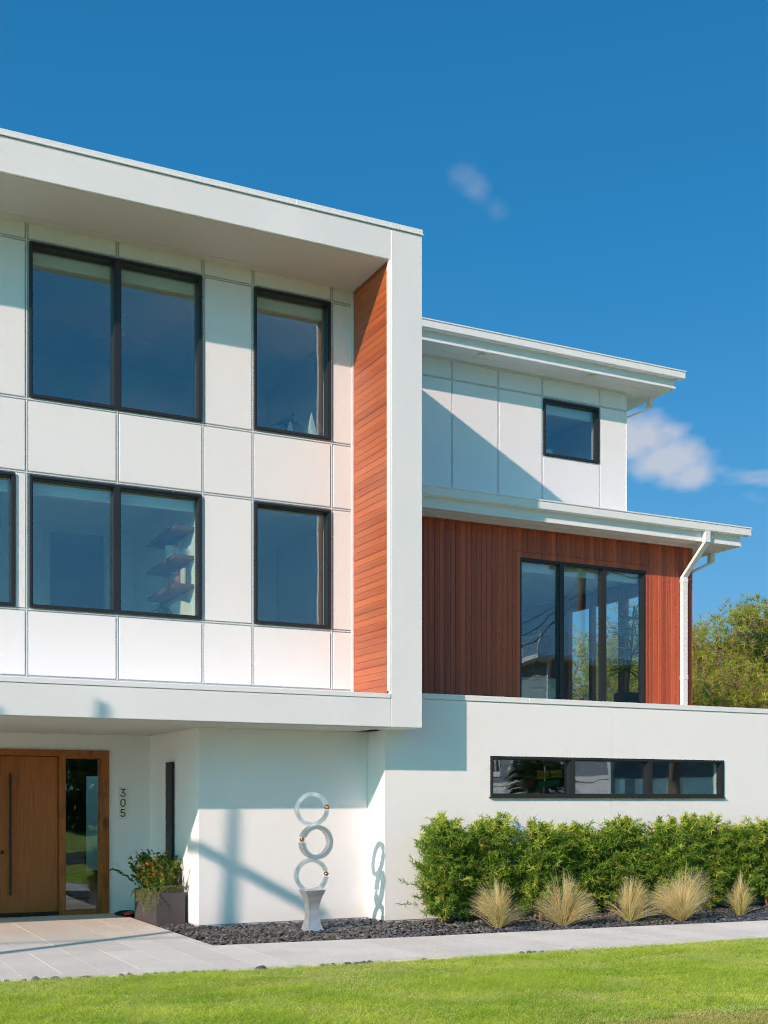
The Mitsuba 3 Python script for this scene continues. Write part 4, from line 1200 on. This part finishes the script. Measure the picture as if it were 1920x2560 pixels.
for i in range(9):
    nb('railing', cat(tube([(wx - .8, -14, 7.32 + i * .085), (wx - .8, -3.15, 7.32 + i * .085)], .012, 5), tube([(wx - .8, -3.15, 7.32 + i * .085), (36, -3.15, 7.32 + i * .085)], .012, 5)), 'galvanised')
for i in range(8):
    nb('rail_post', bx(wx - .83, wx - .77, -14 + i * 1.55 - .03, -14 + i * 1.55 + .03, 7.22, 8.05), 'white_trim')
# palm and street signs
k = thing('fan_palm', 'short fan palm mirrored in the strip window beside the street signs', 'palm')
tr = tube([(22, -2.0, -.1), (22.05, -2, 1.2), (22.0, -1.95, 2.1)], [.2, .17, .16], 10)
scene[k + '__trunk'] = mikit.ply(tr, 'mat_bark', smooth=True, color=np.tile([.16, .12, .08], (len(tr.vertices), 1)))
m_, c_ = leafy((22, -1.95, 2.5), 800, 1.15, .035, .14, [(.045, .085, .03), (.06, .105, .035), (.12, .11, .05)], 31, .35, 4)
scene[k + '__crown'] = mikit.ply(m_, 'mat_leaf', color=c_)
k = thing('street_sign_post', 'street sign post with yellow dead end plate and green street plate', 'street sign')
scene[k + '__post'] = mikit.ply(tube([(21.05, -.32, -.1), (21.05, -.32, 2.75)], .03, 8), 'mat_galvanised', smooth=True)
R_ = trimesh.transformations.rotation_matrix(math.radians(28), [0, 0, 1])
MS = np.eye(4)
MS[:3, :3] = np.array([[-1, 0, 0], [0, 0, 1], [0, 1, 0]], float)


def plate(part, z, wid, hgt, mat, text, th, tmat):
    b_ = bx(-wid / 2, wid / 2, -.006, .006, z, z + hgt, .002)
    b_.apply_transform(R_)
    b_.apply_translation([21.05, -.32 + .04, 0])
    scene[f'{k}__{part}'] = mikit.ply(b_, 'mat_' + mat)
    if text:
        t_ = meshkit.text_mesh(text, th, .004, True)
        t_.apply_transform(MS)
        t_.apply_translation([-t_.bounds[:, 0].mean(), .0065, z + (hgt - th) / 2])
        t_.apply_transform(R_)
        t_.apply_translation([21.05, -.32 + .04, 0])
        scene[f'{k}__{part}__lettering'] = mikit.ply(t_, 'mat_' + tmat)


plate('warning_plate', 2.42, .78, .19, 'sign_yellow', 'DEAD END', .115, 'black_paint')
plate('street_plate', 2.16, .66, .19, 'sign_green', None, .1, 'white_trim')


# broadleaf trees on the far side of the street
def oak(label, x, y, h0, rad, seed):
    r = np.random.default_rng(seed)
    k = thing('street_tree', label, 'tree', 'trees across the street')
    tr = [tube([(x, y, -.1), (x + .1, y, h0 * .25), (x, y + .1, h0 * .5)], [.4, .3, .2], 9, False)]
    cen = []
    for i in range(22):
        a, t = r.uniform(0, 6.28), r.random()
        e = np.array([x + math.cos(a) * rad * r.uniform(.3, .9), y + math.sin(a) * rad * r.uniform(.3, .9), h0 * (.4 + .52 * t)])
        tr.append(tube([(x, y, h0 * .32), (np.array([x, y, h0 * .32]) + e) / 2 + [0, 0, .3], e], [.14, .08, .03], 5, False))
        cen.append(e)
    tr = cat(*tr)
    scene[k + '__trunk'] = mikit.ply(tr, 'mat_bark', smooth=True, color=np.tile([.13, .10, .08], (len(tr.vertices), 1)))
    n = 9000
    cen = np.array(cen)
    pos = cen[r.integers(0, len(cen), n)] + np.clip(r.normal(0, 1, (n, 3)), -1.8, 1.8) * [1.0, 1.0, .7]
    d = unit(r.normal(0, 1, (n, 3)))
    v, f, t_ = ribbons(pos, d, r.uniform(.25, .5, n), r.uniform(.15, .28, n), np.zeros((n, 3)), unit(np.cross(d, r.normal(0, 1, (n, 3)))), 2)
    scene[k + '__crown'] = mikit.ply(trimesh.Trimesh(v, f, process=False), 'mat_leaf', color=np.repeat(np.array([[.05, .085, .022]]) * r.uniform(.6, 1.4, (n, 1)), 5, 0))
    labels[k + '__crown'] = {'kind': 'stuff'}


oak('broad dark tree across the street, mirrored in the door sidelight', 15.5, -34, 8.5, 5, 1)
oak('dark tree across the street behind the camera, second of four', 22.5, -38, 7, 5, 2)
oak('dark tree across the street behind the camera, third of four', 5.0, -40, 7, 5, 3)
oak('dark tree across the street behind the camera, leftmost of four', -6, -44, 7, 5, 4)

# long clipped hedge on the far side of the street
r = np.random.default_rng(17)
n = 26000
pos = np.stack([r.uniform(-40, 24, n), r.uniform(-30.8, -29.2, n), 2.4 * r.random(n) ** .8], 1)
d = unit(r.normal(0, 1, (n, 3)))
v, f, t_ = ribbons(pos, d, r.uniform(.2, .4, n), r.uniform(.14, .24, n), np.zeros((n, 3)), unit(np.cross(d, r.normal(0, 1, (n, 3)))), 2)
one('street_hedge', trimesh.Trimesh(v, f, process=False), 'leaf', 'long dark hedge on the far side of the street, mirrored in the door sidelight', 'hedge', False, None, np.repeat(np.array([[.05, .085, .022]]) * r.uniform(.6, 1.4, (n, 1)), 5, 0))

one('white_fence', bx(18.4, 18.5, 15.8, 27, -.1, 2.45), 'white_trim', 'white garden fence beside the house, glimpsed through the strip window', 'fence')
